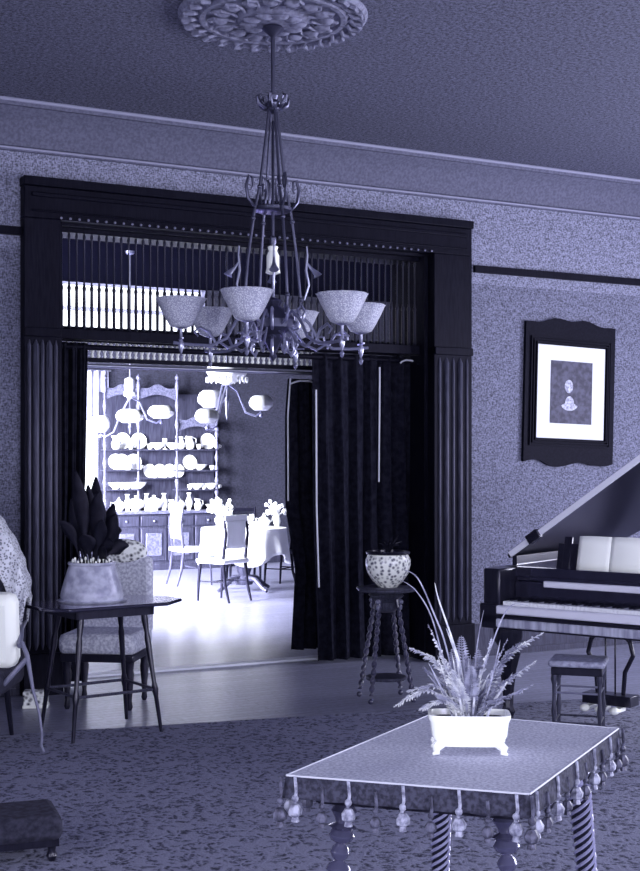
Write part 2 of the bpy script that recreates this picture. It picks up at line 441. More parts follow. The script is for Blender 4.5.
# dining-side screen of short pale turned spindles with a bead course above and a brass rail below
nv = N1 - .03
ZV1 = Z(200, 347, nv); ZV0 = Z(200, 362, nv); ZB = Z(200, 339.5, nv)
fr = MB(); fr.bb(UO0 + .03, UO1 - .03, nv - .02, nv + .02, ZV1 - .002, ZV1 + .028); fr.bb(UO0 + .03, UO1 - .03, nv - .02, nv + .02, ZV0 - .03, ZV0)
fr.bb(UO0 + .03, UO1 - .03, nv - .02, nv + .02, ZB + .022, ZB + .05)
scr2 = dpart(fr, 'spindle_valance', M_ebony)
sp1 = MB().lathe([(.006, ZV0), (.013, ZV0 + .012), (.008, ZV0 + .03), (.017, (ZV0 + ZV1) / 2), (.008, ZV1 - .03), (.014, ZV1 - .012), (.006, ZV1)], 8).build('spindle', M_spinl, scr2)
for i in range(45):
    x = UO0 + .10 + 2.05 * i / 44
    s = sp1 if i == 0 else sp1.copy()
    if i: col.objects.link(s); s.parent = scr2
    s.location = (x, nv, 0)
bd = MB()
for i in range(88): bd.ball((UO0 + .10 + 2.05 * i / 87, nv, ZB + .004), .0125, 6)
dpart(bd, 'bead_course', M_spinl)
rl = MB(); zr = Z(200, 369.5, nv + .02); rl.tube([(UO0 + .035, nv + .03, zr), (UO1 - .035, nv + .03, zr)], .014, 10)
o = rl.build('curtain_rod', M_brass, rz=TH); tag(o, 'thin pale brass rod spanning the doorway below the short spindles', 'curtain rod')
npr = N0 + .20
zp = Z(200, 352, npr)
pr = MB(); pr.tube([(UO0 + .035, npr, zp), (UO1 - .035, npr, zp)], .02, 12)
o = pr.build('curtain_rod', M_ebony, rz=TH); tag(o, 'dark wooden pole across the top of the doorway carrying the wide portiere', 'curtain rod')

def curtain(name, label, profile, n, folds, amp, m, phase=0, pale_lines=(), hooks=()):
    """profile: list of (z, uL, uR) from top to bottom, house axes"""
    root = thing(name, label, 'curtain', W((profile[-1][1] + profile[-1][2]) / 2, n, 0), TH)
    ub = (profile[-1][1] + profile[-1][2]) / 2
    def at(f, t):
        z0, z1 = profile[0][0], profile[-1][0]; z = z0 + (z1 - z0) * t
        for p, q in zip(profile, profile[1:]):
            if p[0] >= z - 1e-6 >= q[0] - 1e-5:
                k = (p[0] - z) / max(1e-6, p[0] - q[0]); a = p[1] + (q[1] - p[1]) * k; b = p[2] + (q[2] - p[2]) * k; break
        else: a, b = q[1], q[2]
        g = f + .008 * math.sin(t * 5 + f * 9)
        return Vector((a + (b - a) * f - ub, amp * (.55 + .45 * t) * math.sin(g * folds * 2 * PI + phase) + .3 * amp * math.sin(g * folds * 4.3 * PI + 1), z))
    MB().grid(at, int(folds * 12), 24).build('drape', m, root, solid=.006)
    for cd in pale_lines:
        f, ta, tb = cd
        c = MB(); c.tube([at(f, ta + (tb - ta) * i / 16) + Vector((0, -amp * .9 - .012, 0)) for i in range(17)], .0065, 6)  # thin pale tube running down the drape
        c.build('pale_line', M_paleline, root)
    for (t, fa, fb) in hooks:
        c = MB(); c.tube([at(fa + (fb - fa) * i / 10, t + .012 * (abs(i - 5) / 5) ** 3) + Vector((0, -amp * .9 - .012, 0)) for i in range(11)], .007, 6); c.build('pale_top_line', M_paleline, root)  # thin pale tube along the top of the drape
    return root
nA, nC = N0 + .20, N1 + .10
uA = lambda px: U(px, nA)
curtain('curtain', 'wide dark velvet portiere drawn across the right half of the doorway',
        [(zp + .03, uA(313), uA(420)), (1.2, uA(314), uA(421)), (.03, uA(318), uA(424))], nA, 7, .035, M_velvet, 0,
        pale_lines=((.94, .03, .70), (.58, .04, .42), (.012, .12, .76)), hooks=((.012, .78, .94),))
uC = lambda px: U(px, nC)
ztc = Z(300, 379, nC)
curtain('curtain', 'narrow dark curtain with pale edge lines hanging behind the left edge of the wide portiere',
        [(ztc, uC(289), uC(316)), (1.9, uC(286.5), uC(319)), (1.2, uC(287), uC(322)), (.7, uC(297), uC(324)), (.07, uC(293), uC(324))], nC, 2.5, .03, M_velvet, 1,
        pale_lines=((.02, 0, .45),), hooks=((.008, .02, .98),))
curtain('curtain', 'dark portiere gathered at the left jamb behind the potted plant',
        [(zp + .03, uA(61), uA(88)), (1.4, uA(61), uA(86)), (1.0, uA(61), uA(80)), (.03, uA(61), uA(84))], nA, 3, .035, M_velvet, 2)

# ---------------------------------------------------------------- rug
ra, rb = flo(0, 737), flo(400, 712)
d = (rb - ra).normalized(); pn = Vector((-d.y, d.x, 0))
ang = math.atan2(d.y, d.x)
o = MB().bb(-1.2, 6.2, -7.6, 0, 0, .012).build('rug', M_rug, loc=ra, rz=ang, bevel=.004)
tag(o, 'large patterned carpet covering the parlour floor under the furniture', 'rug')

# ================================================================ PARLOUR CHANDELIER
def zc(y, Y=6.85): return H + (HY - y) / F * Y - CEIL
ch = thing('chandelier', 'bronze gas chandelier with six etched bowl shades hanging from the parlour ceiling', 'chandelier', (mc.x, mc.y, CEIL))
st = MB(); st.lathe([(.0, -.062), (.05, -.062), (.06, -.075), (.03, -.10), (.012, -.12), (.009, zc(98)), (.0, zc(99))], 16); st.build('stem', M_bronze, ch)
kn = MB(); kn.lathe([(.0, zc(94)), (.03, zc(96)), (.022, zc(100)), (.045, zc(104)), (.04, zc(108)), (.015, zc(113)), (0, zc(114))], 16)
for k in range(6):
    a = k * PI / 3 + .4
    kn.tube([(math.cos(a) * r, math.sin(a) * r, zc(y)) for r, y in ((.02, 106), (.05, 108), (.08, 104), (.088, 98), (.07, 96), (.062, 100))], [.008, .012, .012, .010, .008, .004], 6)
kn.build('crown', M_bronze, ch)
for k in range(4):
    a = k * PI / 2 + .5
    r = MB(); ca, sa = math.cos(a), math.sin(a)
    r.tube([(ca * q, sa * q, zc(y)) for q, y in ((.02, 105), (.05, 150), (.075, 185), (.11, 215), (.145, 260), (.165, 300), (.15, 315))], .0075, 8)
    for q, y in ((.078, 188), (.115, 220), (.165, 298)): r.ball((ca * q, sa * q, zc(y)), .013, 8)
    r.build('suspension_rod', M_bronze, ch)
    s = MB(); q0 = .085
    s.tube([(ca * q, sa * q, zc(y)) for q, y in ((.08, 206), (.11, 208), (.145, 200), (.155, 188), (.14, 178), (.12, 180), (.118, 188), (.128, 192))], [.006, .008, .009, .009, .008, .007, .006, .004], 6)
    s.tube([(ca * q, sa * q, zc(y)) for q, y in ((.075, 188), (.06, 178), (.04, 182), (.035, 195), (.05, 204))], .007, 6)
    s.build('scroll', M_bronze, ch)
cc = MB(); cc.lathe([(.0, zc(120)), (.008, zc(122)), (.008, zc(236)), (.018, zc(238)), (.018, zc(243)), (.010, zc(246)), (.010, zc(300)), (0, zc(301))], 12)
cc.lathe([(.09, zc(207)), (.098, zc(208)), (.098, zc(211)), (.09, zc(212))], 20)
cc.build('centre_tube', M_bronze, ch)
v = MB(); v.lathe([(.012, zc(245)), (.028, zc(247)), (.022, zc(251)), (.034, zc(256)), (.034, zc(268)), (.04, zc(273)), (.015, zc(275))], 18); v.build('ceramic_vase', M_china, ch)
for k in range(4):
    a = k * PI / 2 + 0.06
    t = MB(); ca, sa = math.cos(a), math.sin(a)
    t.tube([(ca * q, sa * q, zc(y)) for q, y in ((.165, 300), (.19, 285), (.175, 270), (.182, 255), (.178, 246))], [.005, .006, .007, .005, .004], 8)
    t.tube([(ca * q, sa * q, zc(y)) for q, y in ((.178, 262), (.20, 268), (.228, 273), (.236, 276))], [.005, .008, .016, .026], 10)
    t.build('gas_horn', M_brass, ch)
bo = MB(); bo.lathe([(.02, zc(298)), (.05, zc(301)), (.035, zc(306)), (.085, zc(313)), (.11, zc(320)), (.10, zc(328)), (.05, zc(335)), (.06, zc(340)), (.03, zc(348)), (.014, zc(353)), (.02, zc(357)), (0, zc(362))], 24,
                     wob=lambda a, z: 1 + .07 * math.cos(8 * a))
bo.build('body', M_bronze, ch)
for k in range(12):
    a = 2 * PI * k / 12; ca, sa = math.cos(a), math.sin(a); dz = 6 * (k % 2)
    t = MB(); t.tube([(ca * q, sa * q, zc(y + dz)) for q, y in ((.10, 325), (.15, 322), (.17, 312), (.15, 305), (.13, 309), (.135, 316))], [.007, .009, .009, .008, .006, .004], 6)
    t.tube([(ca * q, sa * q, zc(y + dz)) for q, y in ((.07, 332), (.12, 336), (.13, 345), (.11, 350), (.095, 345))], [.006, .008, .008, .007, .004], 6)
    t.build('leaf_scroll', M_brass, ch)
R0 = .49
for k in range(6):
    a = -PI / 2 - math.radians(13) + k * PI / 3
    ca, sa = math.cos(a), math.sin(a)
    P = lambda q, z, s=0: (ca * q - sa * s, sa * q + ca * s, z)
    ar = MB()
    ar.tube([P(q, z - CEIL) for q, z in ((.09, 2.29), (.14, 2.33), (.2, 2.28), (.25, 2.19), (.33, 2.15), (.42, 2.15), (.49, 2.155), (.53, 2.16))], .0085, 8)
    ar.tube([P(q, z - CEIL) for q, z in ((.12, 2.24), (.17, 2.17), (.24, 2.14), (.29, 2.17), (.28, 2.21), (.25, 2.21))], [.006, .007, .008, .007, .006, .004], 6)
    ar.tube([P(q, z - CEIL) for q, z in ((.30, 2.15), (.34, 2.22), (.39, 2.245), (.42, 2.22), (.40, 2.195))], [.006, .008, .008, .007, .004], 6)
    ar.lathe([(0, -.09), (.008, -.08), (.012, -.065), (.004, -.05), (.014, -.02), (.016, 0), (.008, .02), (.008, .075), (.035, .085), (.045, .10), (0, .10)], 12, c=P(R0, 2.155 - CEIL))
    ar.tube([P(R0, 2.18 - CEIL, -.05), P(R0, 2.18 - CEIL, .05)], .005, 6)
    am = ar.build('arm', M_brass, ch)
    sh = MB()
    def rp(r, z): return (r, z)
    outer = [(.035, 2.238), (.058, 2.248), (.080, 2.285), (.104, 2.335), (.125, 2.382), (.131, 2.388)]
    inner = [(r - .006, z + .002) for r, z in reversed(outer)]
    c = P(R0, -CEIL)
    sh.lathe(outer + inner, 32, c=c, wob=lambda q, z: 1 + (.03 * math.cos(12 * q) if z > 2.33 else .012 * math.cos(12 * q)))
    sh.build('shade', M_glass, am)

# ================================================================ PICTURE
pu = U(568, N0); pz = Z(568, 393, N0)
pic = thing('framed_picture', 'small dark print in a white mat and heavy black scalloped frame on the right wall', 'picture', W(pu, N0 - .02, pz), TH)
s = yo(568, N0) / F / CU * CU
pw = (U(613, N0) - U(524, N0)) / 2; phh = (Z(568, 322, N0) - Z(568, 462, N0)) / 2
sl = math.radians(1.6)
MR = Matrix.Rotation(sl, 4, 'Y')
out = [(-pw, -phh)]
for i in range(17): f = i / 16; out.append((-pw + 2 * pw * f, -phh + .02 * math.sin(f * 4 * PI) * (1 if 1 else 0) - (.015 if .2 < f < .8 else 0)))
out.append((pw, -phh))
out += [(pw, phh * .93)]
for i in range(17): f = i / 16; out.append((pw - 2 * pw * f, phh * .95 + .05 * math.sin(f * PI) + .012 * math.cos(f * 6 * PI)))
out.append((-pw, phh * .93))
clean = []
for p in out:
    if not clean or (Vector(p) - Vector(clean[-1])).length > 1e-4: clean.append(p)
iw, ihh = (U(605, N0) - U(538, N0)) / 2, (Z(568, 353, N0) - Z(568, 445, N0)) / 2
fm = MB()
# backing plate with raised mouldings
R = MR @ Matrix.Rotation(PI / 2, 4, 'X')
fm.prism(clean, -.018, .012, M=R)
for q in range(3):
    e = .01 + q * .022; t = .010
    for (x0, x1, z0, z1) in ((-iw - e - t, iw + e + t, ihh + e, ihh + e + t), (-iw - e - t, iw + e + t, -ihh - e - t, -ihh - e), (-iw - e - t, -iw - e, -ihh - e, ihh + e), (iw + e, iw + e + t, -ihh - e, ihh + e)):
        fm.box(((x0 + x1) / 2, -.012 - .006 * (2 - q), (z0 + z1) / 2), (x1 - x0, .03, z1 - z0), M=MR)
fm.build('frame', M_frame, pic)
MB().box((0, -.016, 0), (iw * 2, .012, ihh * 2), M=MR).build('mat', M_mat, pic, smooth=False)
gw, gh = (U(591, N0) - U(550, N0)) / 2, (Z(568, 368, N0) - Z(568, 430, N0)) / 2
prn = MB().box((0, -.024, -.0), (gw * 2, .006, gh * 2), M=MR).build('print', M_gdark, pic, smooth=False)
hd = MB()
hd.prism([(-.03 + .042 * math.cos(t) , .05 + .055 * math.sin(t)) for t in [2 * PI * i / 20 for i in range(20)]], .027, .029, M=R)
hd.prism([(-.02 + .09 * math.cos(t) * (1 if math.sin(t) < 0 else .5), -.09 + .06 * math.sin(t)) for t in [2 * PI * i / 20 for i in range(20)]], .027, .0285, M=R)
hd.build('portrait_shape', M_glight, prn)

# ================================================================ GRAND PIANO
kd = Vector((.796, -.605, 0)).normalized(); ka = math.atan2(kd.y, kd.x)
PO = Vector((.928, 7.487, 0.012))
pi_ = thing('grand_piano', 'dark polished grand piano with raised lid standing against the right side of the parlour', 'piano', PO, ka)
PW, PL = 1.50, 2.0
def case_outline(off=0):
    pts = [(off, .22 + off), (PW - off, .22 + off), (PW - off, .75)]
    P0, P1, P2, P3 = Vector((PW - off, .75)), Vector((PW - off, 1.25)), Vector((.85 - off, 1.15)), Vector((.78 - off, 1.6))
    for i in range(1, 11):
        t = i / 10; pts.append(tuple(P0 * (1 - t) ** 3 + P1 * 3 * t * (1 - t) ** 2 + P2 * 3 * t * t * (1 - t) + P3 * t ** 3))
    cx, r = .39, .39 - off
    for i in range(1, 10):
        a = PI * i / 10; pts.append((cx + r * math.cos(a), 1.6 + (PL - 1.6 - off) * math.sin(a)))
    pts.append((off, 1.6)); return pts
def rim(name, z0, z1, o0, o1, m):
    a, b = case_outline(o0), case_outline(o1); mb = MB()
    ra = [Vector((x, y, z0)) for x, y in a], [Vector((x, y, z1)) for x, y in a], [Vector((x, y, z1)) for x, y in b], [Vector((x, y, z0)) for x, y in b]
    V = [[mb.bm.verts.new(p) for p in r] for r in ra]
    n = len(V[0])
    for q in range(4):
        A, B = V[q], V[(q + 1) % 4]
        for i in range(n): mb.bm.faces.new((A[i], A[(i + 1) % n], B[(i + 1) % n], B[i]))
    return mb.build(name, m, pi_)
rim('case', .60, .92, 0, .05, M_polish)
MB().prism(case_outline(.045), .80, .82).build('soundboard', mat('soundboard_wood', .25, .4), pi_)
sb = MB()
for i in range(38):
    x = .12 + i * .034; y1 = 1.75 if x < .7 else 1.75 - (x - .7) * 1.15
    sb.tube([(x, .55, .845), (x * .93, max(y1, .8), .845)], .002, 4)
sb.build('strings', M_brass, pi_)
kb = MB(); kb.bb(0, PW, 0, .30, .58, .66); kb.build('keybed', M_mahog, pi_, bevel=.006)
MB().bb(.10, PW - .10, -.012, .035, .665, .715).build('key_slip', M_sheen, pi_, bevel=.01)  # key slip coloured pale for its reflected light
MB().bb(.10, PW - .10, -.012, .02, .59, .64).build('key_slip_moulding', mat('pale_rosewood', .45, .25, vary=.3, kind='wood', scale=6), pi_, bevel=.008)  # paler strip below the key slip
ck = MB(); ck.bb(0, .11, .02, .30, .66, .92); ck.bb(-.015, .11, .0, .05, .60, .72); ck.build('cheek', M_mahog, pi_, bevel=.012)
ck = MB(); ck.bb(PW - .11, PW, .02, .30, .66, .92); ck.bb(PW - .11, PW + .015, .0, .05, .60, .72); ck.build('cheek', M_mahog, pi_, bevel=.012)
kw = (PW - .24) / 52
kbd = MB().bb(.11, PW - .11, .04, .2, .66, .70).build('keyboard', M_mahog, pi_, smooth=False)
k0 = MB().bb(.0008, kw - .0008, .04, .19, .70, .735).build('white_key', M_key, kbd, smooth=False)
k1 = MB().bb(-.006, .006, .09, .19, .735, .748).build('black_key', M_black, kbd, smooth=False)
for i in range(52):
    o = k0 if i == 0 else k0.copy()
    if i: col.objects.link(o); o.parent = kbd
    o.location = (.12 + i * kw, 0, 0)
nb_ = 0
for i in range(51):
    if (i + 5) % 7 in (2, 6): continue
    o = k1 if nb_ == 0 else k1.copy()
    if nb_: col.objects.link(o); o.parent = kbd
    nb_ += 1; o.location = (.12 + (i + 1) * kw, 0, 0)
fb = MB(); fb.box((PW / 2, .205, .79), (PW - .22, .02, .10), M=None); fb.bb(.11, PW - .11, .21, .26, .84, .87); fo = fb.build('fallboard', M_polish, pi_, bevel=.008)
MB().bb(.30, PW - .11, .185, .215, .812, .85).build('fallboard_sheen', M_sheen, fo, bevel=.006)  # strip added to paint the reflection on the fallboard
nb = MB(); nb.bb(.05, PW - .05, .24, .40, .87, .892); nb.build('front_ledge', M_polish, pi_, bevel=.005)
dk = MB(); Mt = Matrix.Translation((0, .345, .892)) @ Matrix.Rotation(-.25, 4, 'X')
dk.box((.75, 0, .085), (.9, .014, .17), M=Mt); dk.box((.75, -.012, .006), (1.0, .05, .012), M=Mt)
for x in (.36, 1.14): dk.box((x, 0, .105), (.05, .016, .21), M=Mt)
dk.build('music_desk', M_mahog, pi_, bevel=.004)
# lid turned up about the straight left side
LA = math.radians(35)
lo = [(x, y) for x, y in case_outline(-.02)]
lo = [(x, max(y, .36)) for x, y in lo]
ML = Matrix.Translation((0, 0, .968)) @ Matrix.Rotation(-LA, 4, 'Y')
lid = MB().prism(lo, 0, .022, M=ML).build('lid', M_mahog, pi_)
eg = MB(); eg.box((PW / 2 + .01, .352, .012), (PW + .02, .016, .034), M=ML); eg.build('lid_edge_sheen', M_sheen, lid, bevel=.003)  # pale strip painting the highlight along the front edge of the lid
lt = MB(); lt.box((.20, .345, .012), (.085, .05, .055), M=ML); lt.build('lid_hinge', M_black, lid, bevel=.004)
MB().bb(0, .03, .37, 1.6, .915, .972).build('lid_rail', M_mahog, pi_)
lp = MB(); lp.tube([(PW - .06, .75, .91), ML @ Vector((PW - .35, .78, 0))], .011, 8); lp.build('lid_prop', M_mahog, pi_)
def piano_leg(x, y):
    l = MB(); l.lathe([(.0, 0), (.035, 0), (.04, .03), (.03, .06), (.045, .09), (.03, .12), (.035, .22), (.05, .33), (.075, .42), (.05, .45), (.085, .50), (.09, .56), (.09, .60), (0, .60)], 8, c=(x, y, 0))
    l.build('leg', M_mahog, pi_)
for x, y in ((.10, .14), (PW - .10, .14), (.40, 1.55)): piano_leg(x, y)
ly = MB(); lx = .57
ly.bb(lx - .16, lx + .16, .46, .54, .54, .60); ly.bb(lx - .15, lx + .15, .44, .56, .13, .19)
for s_ in (-1, 1):
    ly.tube([(lx + s_ * q, .5, z) for q, z in ((.05, .56), (.12, .50), (.14, .42), (.09, .32), (.08, .19))], .014, 8)
for q in (-.03, .03): ly.tube([(lx + q, .5, .55), (lx + q, .5, .18)], .006, 6)
lyo = ly.build('lyre', M_mahog, pi_, bevel=.004)
for q in (-.09, 0, .09):
    p = MB(); p.box((lx + q, .41, .12), (.045, .10, .02)); p.ball((lx + q, .355, .12), (.03, .035, .022), 10); p.build('pedal', M_china, lyo)
# sheet music
Ms = Matrix.Translation((.642, .345, .975)) @ Matrix.Rotation(-.25, 4, 'X')
sm = thing('sheet_music', 'open white sheet music standing on the piano music desk', 'sheet music', PO + Matrix.Rotation(ka, 3, 'Z') @ Vector((.642, .33, .895)), ka)
Msl = Matrix.Rotation(-.25, 4, 'X')
for s_ in (-1, 1):
    MB().grid(lambda a, b, s_=s_: Msl @ Vector((s_ * a * .20, -.016 - .012 * math.sin(a * PI) , .012 + b * .20)), 8, 4).build('page', M_paper, sm, solid=.002)

# piano stool
stl = thing('piano_stool', 'square piano stool with slender turned legs in front of the keyboard', 'stool', (1.40, 7.03, .012), ka + .35)
s_ = MB(); s_.box((0, 0, .455), (.30, .28, .035)); s_.build('seat', mat('worn_leather', .35, .5, vary=.3, scale=40), stl, bevel=.014)
s_ = MB(); s_.box((0, 0, .415), (.27, .25, .04)); s_.build('seat_rail', M_mahog, stl, bevel=.004)
for x in (-1, 1):
    for y in (-1, 1):
        l = MB(); l.lathe([(.012, 0), (.02, .01), (.012, .05), (.010, .16), (.016, .20), (.010, .24), (.010, .34), (.018, .37), (.014, .40)], 10, c=(x * .12, y * .11, 0)); l.build('leg', M_reed, stl)
for z in (.30, .14):
    s_ = MB()
    for x in (-1, 1): s_.tube([(x * .12, -.11, z), (x * .12, .11, z)], .006, 6)
    for y in (-1, 1): s_.tube([(-.12, y * .11, z), (.12, y * .11, z)], .006, 6)
    s_.build('stretcher', M_lightwood if z > .2 else M_reed, stl)

# ================================================================ FOREGROUND TABLE, CLOTH, PLANTER
TZ = .76
qa = [flo(288, 780, TZ), flo(529, 799, TZ), flo(617, 733, TZ), flo(435, 717, TZ)]
G = sum(qa, Vector()) / 4; G0 = Vector((G.x, G.y, 0.012))
def inset(i, f, z): p = qa[i].lerp(G, f) - G0; return Vector((p.x, p.y, z))
tb = thing('side_table', 'small table with splayed rope-twist legs under the tasselled cloth in the foreground', 'table', G0)
t_ = MB(); t_.rings([[inset(i, .035, TZ - .04) for i in range(4)], [inset(i, .02, TZ - .018) for i in range(4)]]); t_.build('tabletop', M_mahog, tb, bevel=.006)
t_ = MB()
for i in range(4):
    a, b = inset(i, .16, TZ - .06), inset((i + 1) % 4, .16, TZ - .06)
    dd = (b - a); t_.box((a + b) / 2, (dd.length, .02, .04), rz=math.atan2(dd.y, dd.x))
t_.build('apron', M_mahog, tb)
fin = (.30, .38, .30, .22); fout = (.16, .22, .14, .10)
for i in range(4):
    a = inset(i, fin[i], TZ - .05); b = inset(i, fout[i], .0)
    l = MB(); m1 = a.lerp(b, .14); m2 = a.lerp(b, .92)
    D = (b - a).normalized(); rot = Vector((0, 0, -1)).rotation_difference(D).to_matrix().to_4x4()
    Lh = (m1 - a).length
    MT = Matrix.Translation(a) @ rot.to_4x4()
    l.lathe([(0, 0), (.03, 0), (.03, -.015), (.016, -.03), (.024, -.045), (.034, -.06), (.022, -.078), (.018, -Lh * .9), (.036, -Lh), (.02, -Lh - .01)], 20, M=MT)
    if i >= 2:
        l.twist(m1, m2, .030, turns=10, amp=.20, lobes=5, seg=50, n=240, r1=.021)
        core = MB(); core.tube([m1.lerp(m2, q / 12) for q in range(13)], [.030 - .009 * q / 12 for q in range(13)], 16); core_m = core
    else:
        pr_ = [(.0, -Lh)]; L_ = (m2 - m1).length; nb_ = 13
        for q in range(nb_):
            za = -Lh - L_ * q / nb_; dz = L_ / nb_; rr_ = (.034, .026)[q % 2] * (1 - .25 * q / nb_)
            pr_ += [(.012, za), (rr_ * .8, za - dz * .2), (rr_, za - dz * .5), (rr_ * .8, za - dz * .8), (.012, za - dz * .98)]
        l.lathe(pr_ + [(0, -Lh - L_)], 20, M=MT)
    l.ball(b + Vector((0, 0, .028)), .028, 12); l.tube([m2, b + Vector((0, 0, .03))], .014, 10)
    lg_ = l.build('leg', M_twist if i >= 2 else M_bob, tb)
    if i >= 2: core_m.build('leg_core', M_mahog, lg_)
# cloth: top sheet with short valance, cord edge, tassels
cl = thing('tablecloth', 'plush tablecloth with a dark valance and hanging tassels on the foreground table', 'tablecloth', (G0.x, G0.y, TZ + .012))
base = Vector((G0.x, G0.y, 0))
def ct(i, f, z): p = qa[i].lerp(G, f) - base; return Vector((p.x, p.y, z))
tp = MB(); tp.rings([[ct(i, 0, -.006) for i in range(4)], [ct(i, 0, .001) for i in range(4)]])
top = tp.build('cloth_top', M_plush, cl, bevel=.002)
vl = MB()
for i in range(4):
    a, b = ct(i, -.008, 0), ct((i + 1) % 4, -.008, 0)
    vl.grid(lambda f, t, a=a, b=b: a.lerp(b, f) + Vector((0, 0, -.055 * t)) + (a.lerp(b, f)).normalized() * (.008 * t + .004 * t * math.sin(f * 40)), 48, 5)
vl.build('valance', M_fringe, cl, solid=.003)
eb = MB()
for i in range(4): eb.tube([ct(i, -.008, 0), ct((i + 1) % 4, -.008, 0)], .0028, 6)
eb.build('edge_cord', M_paleline, cl)
def tassel(p, L, r, m, s=1):
    t = MB(); o_ = MB()
    t.tube([p, p + Vector((.003, 0, -L * .35)), p + Vector((-.002, 0, -L * .62))], .0045, 6)
    t.ball(p + Vector((0, 0, -L * .50)), r * .55, 10)
    t.lathe([(0, r * 1.1), (r * .5, r), (r, r * .2), (r * .9, -r * .5), (r * .45, -r * .85), (r * .6, -r * 1.5), (0, -r * 1.5)], 14, c=p + Vector((0, 0, -L * .8)), wob=lambda a, z: 1 + .08 * math.cos(7 * a))
    t.build('tassel', m, cl)
sides = ((0, 1, 9), (1, 2, 10), (2, 3, 7), (3, 0, 11))
for a_, b_, n in sides:
    for i in range(n):
        f = (i + .5) / n
        p = ct(a_, -.03, 0).lerp(ct(b_, -.03, 0), f)
        if i % 2 == 0: tassel(p, .105, .017, M_pom)
        else: tassel(p + Vector((0, 0, -.02)), .095, .014, M_pomd)
for i in range(4): tassel(ct(i, -.04, 0), .12, .018, M_pomd)

# planter with fern
pl0 = flo(469, 751, TZ + .016); pl0.z = TZ + .014
pf = thing('potted_fern', 'feathery fern in a glaring white footed trough on the foreground table', 'plant', pl0, -.05)
tr = MB()
hw, hd_ = .105, .055
prof = [(.80, .022), (.86, .03), (.95, .05), (.99, .085), (1.04, .095), (1.04, .105), (.95, .105), (.9, .085), (.8, .05), (.5, .045)]
def rr(k, z, n=28):
    out_ = []
    for i in range(n):
        a = 2 * PI * i / n; c_, s1 = math.cos(a), math.sin(a)
        out_.append(Vector((k * hw * math.copysign(abs(c_) ** .35, c_), k * hd_ * math.copysign(abs(s1) ** .35, s1), z)))
    return out_
tr.rings([rr(k, z) for k, z in prof]); tr.build('trough', M_china, pf)
for x in (-1, 1):
    for y in (-1, 1):
        f_ = MB(); f_.tube([(x * .075, y * .035, .03), (x * .09, y * .045, .018), (x * .088, y * .045, .006), (x * .098, y * .05, .004)], [.014, .012, .009, .004], 8); f_.build('foot', M_china, pf)
MB().rings([rr(.86, .082), rr(.86, .09)]).build('soil', M_soil, pf)
def frond(parent, pts, leaf_l, n, m, w=.006, name='frond', leafw=.16):
    """curved midrib with paired narrow leaflets"""
    P = [Vector(p) for p in pts]
    def cv(t):
        k = t * (len(P) - 1); i = min(int(k), len(P) - 2); f = k - i
        p0, p1, p2, p3 = P[max(i - 1, 0)], P[i], P[i + 1], P[min(i + 2, len(P) - 1)]
        return .5 * ((2 * p1) + (p2 - p0) * f + (2 * p0 - 5 * p1 + 4 * p2 - p3) * f * f + (3 * p1 - p0 - 3 * p2 + p3) * f ** 3)
    mb = MB(); mb.tube([cv(i / 20) for i in range(21)], [.0022 * (1 - .7 * i / 20) for i in range(21)], 5)
    for i in range(n):
        t = .18 + .8 * i / n; c = cv(t); tg = (cv(min(1, t + .02)) - cv(t - .02)).normalized()
        sd = tg.cross(Vector((0, 0, 1)))
        if sd.length < .1: sd = Vector((1, 0, 0))
        sd.normalize(); up = sd.cross(tg)
        L = leaf_l * math.sin(PI * (.12 + .85 * i / n)) ** .7
        for q in (-1, 1):
            dr = (sd * q + tg * .45 + up * random.uniform(-.25, .35)).normalized()
            wv = tg * L * leafw
            e0, e1, e2, e3 = c, c + dr * L * .45 + wv, c + dr * L - Vector((0, 0, L * .18)), c + dr * L * .45 - wv
            f_ = [mb.bm.verts.new(p) for p in (e0, e1, e2, e3)]; mb.bm.faces.new(f_)
            g_ = [mb.bm.verts.new(p - up * .0009) for p in (e0, e1, e2, e3)]; mb.bm.faces.new(list(reversed(g_)))
            for u_ in range(4): mb.bm.faces.new((f_[u_], f_[(u_ + 1) % 4], g_[(u_ + 1) % 4], g_[u_]))
    return mb.build(name, m, parent, smooth=False)
def blade(parent, pts, w, m, name='blade'):
    P = [Vector(p) for p in pts]
    def cv(t):
        k = t * (len(P) - 1); i = min(int(k), len(P) - 2); f = k - i
        p0, p1, p2, p3 = P[max(i - 1, 0)], P[i], P[i + 1], P[min(i + 2, len(P) - 1)]
        return .5 * ((2 * p1) + (p2 - p0) * f + (2 * p0 - 5 * p1 + 4 * p2 - p3) * f * f + (3 * p1 - p0 - 3 * p2 + p3) * f ** 3)
    mb = MB(); R = []
    for i in range(25):
        t = i / 24; c = cv(t); tg = (cv(min(1, t + .02)) - cv(max(0, t - .02))).normalized()
        sd = tg.cross(Vector((0.15, 1, 0))).normalized(); up = sd.cross(tg)
        ww = w * max(.06, math.sin(PI * min(1, .25 + .75 * t)) ** .6) * (1 if t < .98 else .2)
        R.append([c - sd * ww, c + up * ww * .35, c + sd * ww, c + up * (ww * .35 - .0012)])
    mb.rings(R); return mb.build(name, m, parent)
pxs = 1 / 361.0       # metres per pixel at the planter
def pp(px, py, dy=0): return ((px - 469) * pxs, dy, (751 - py) * pxs)
z0 = (0, 0, .085)
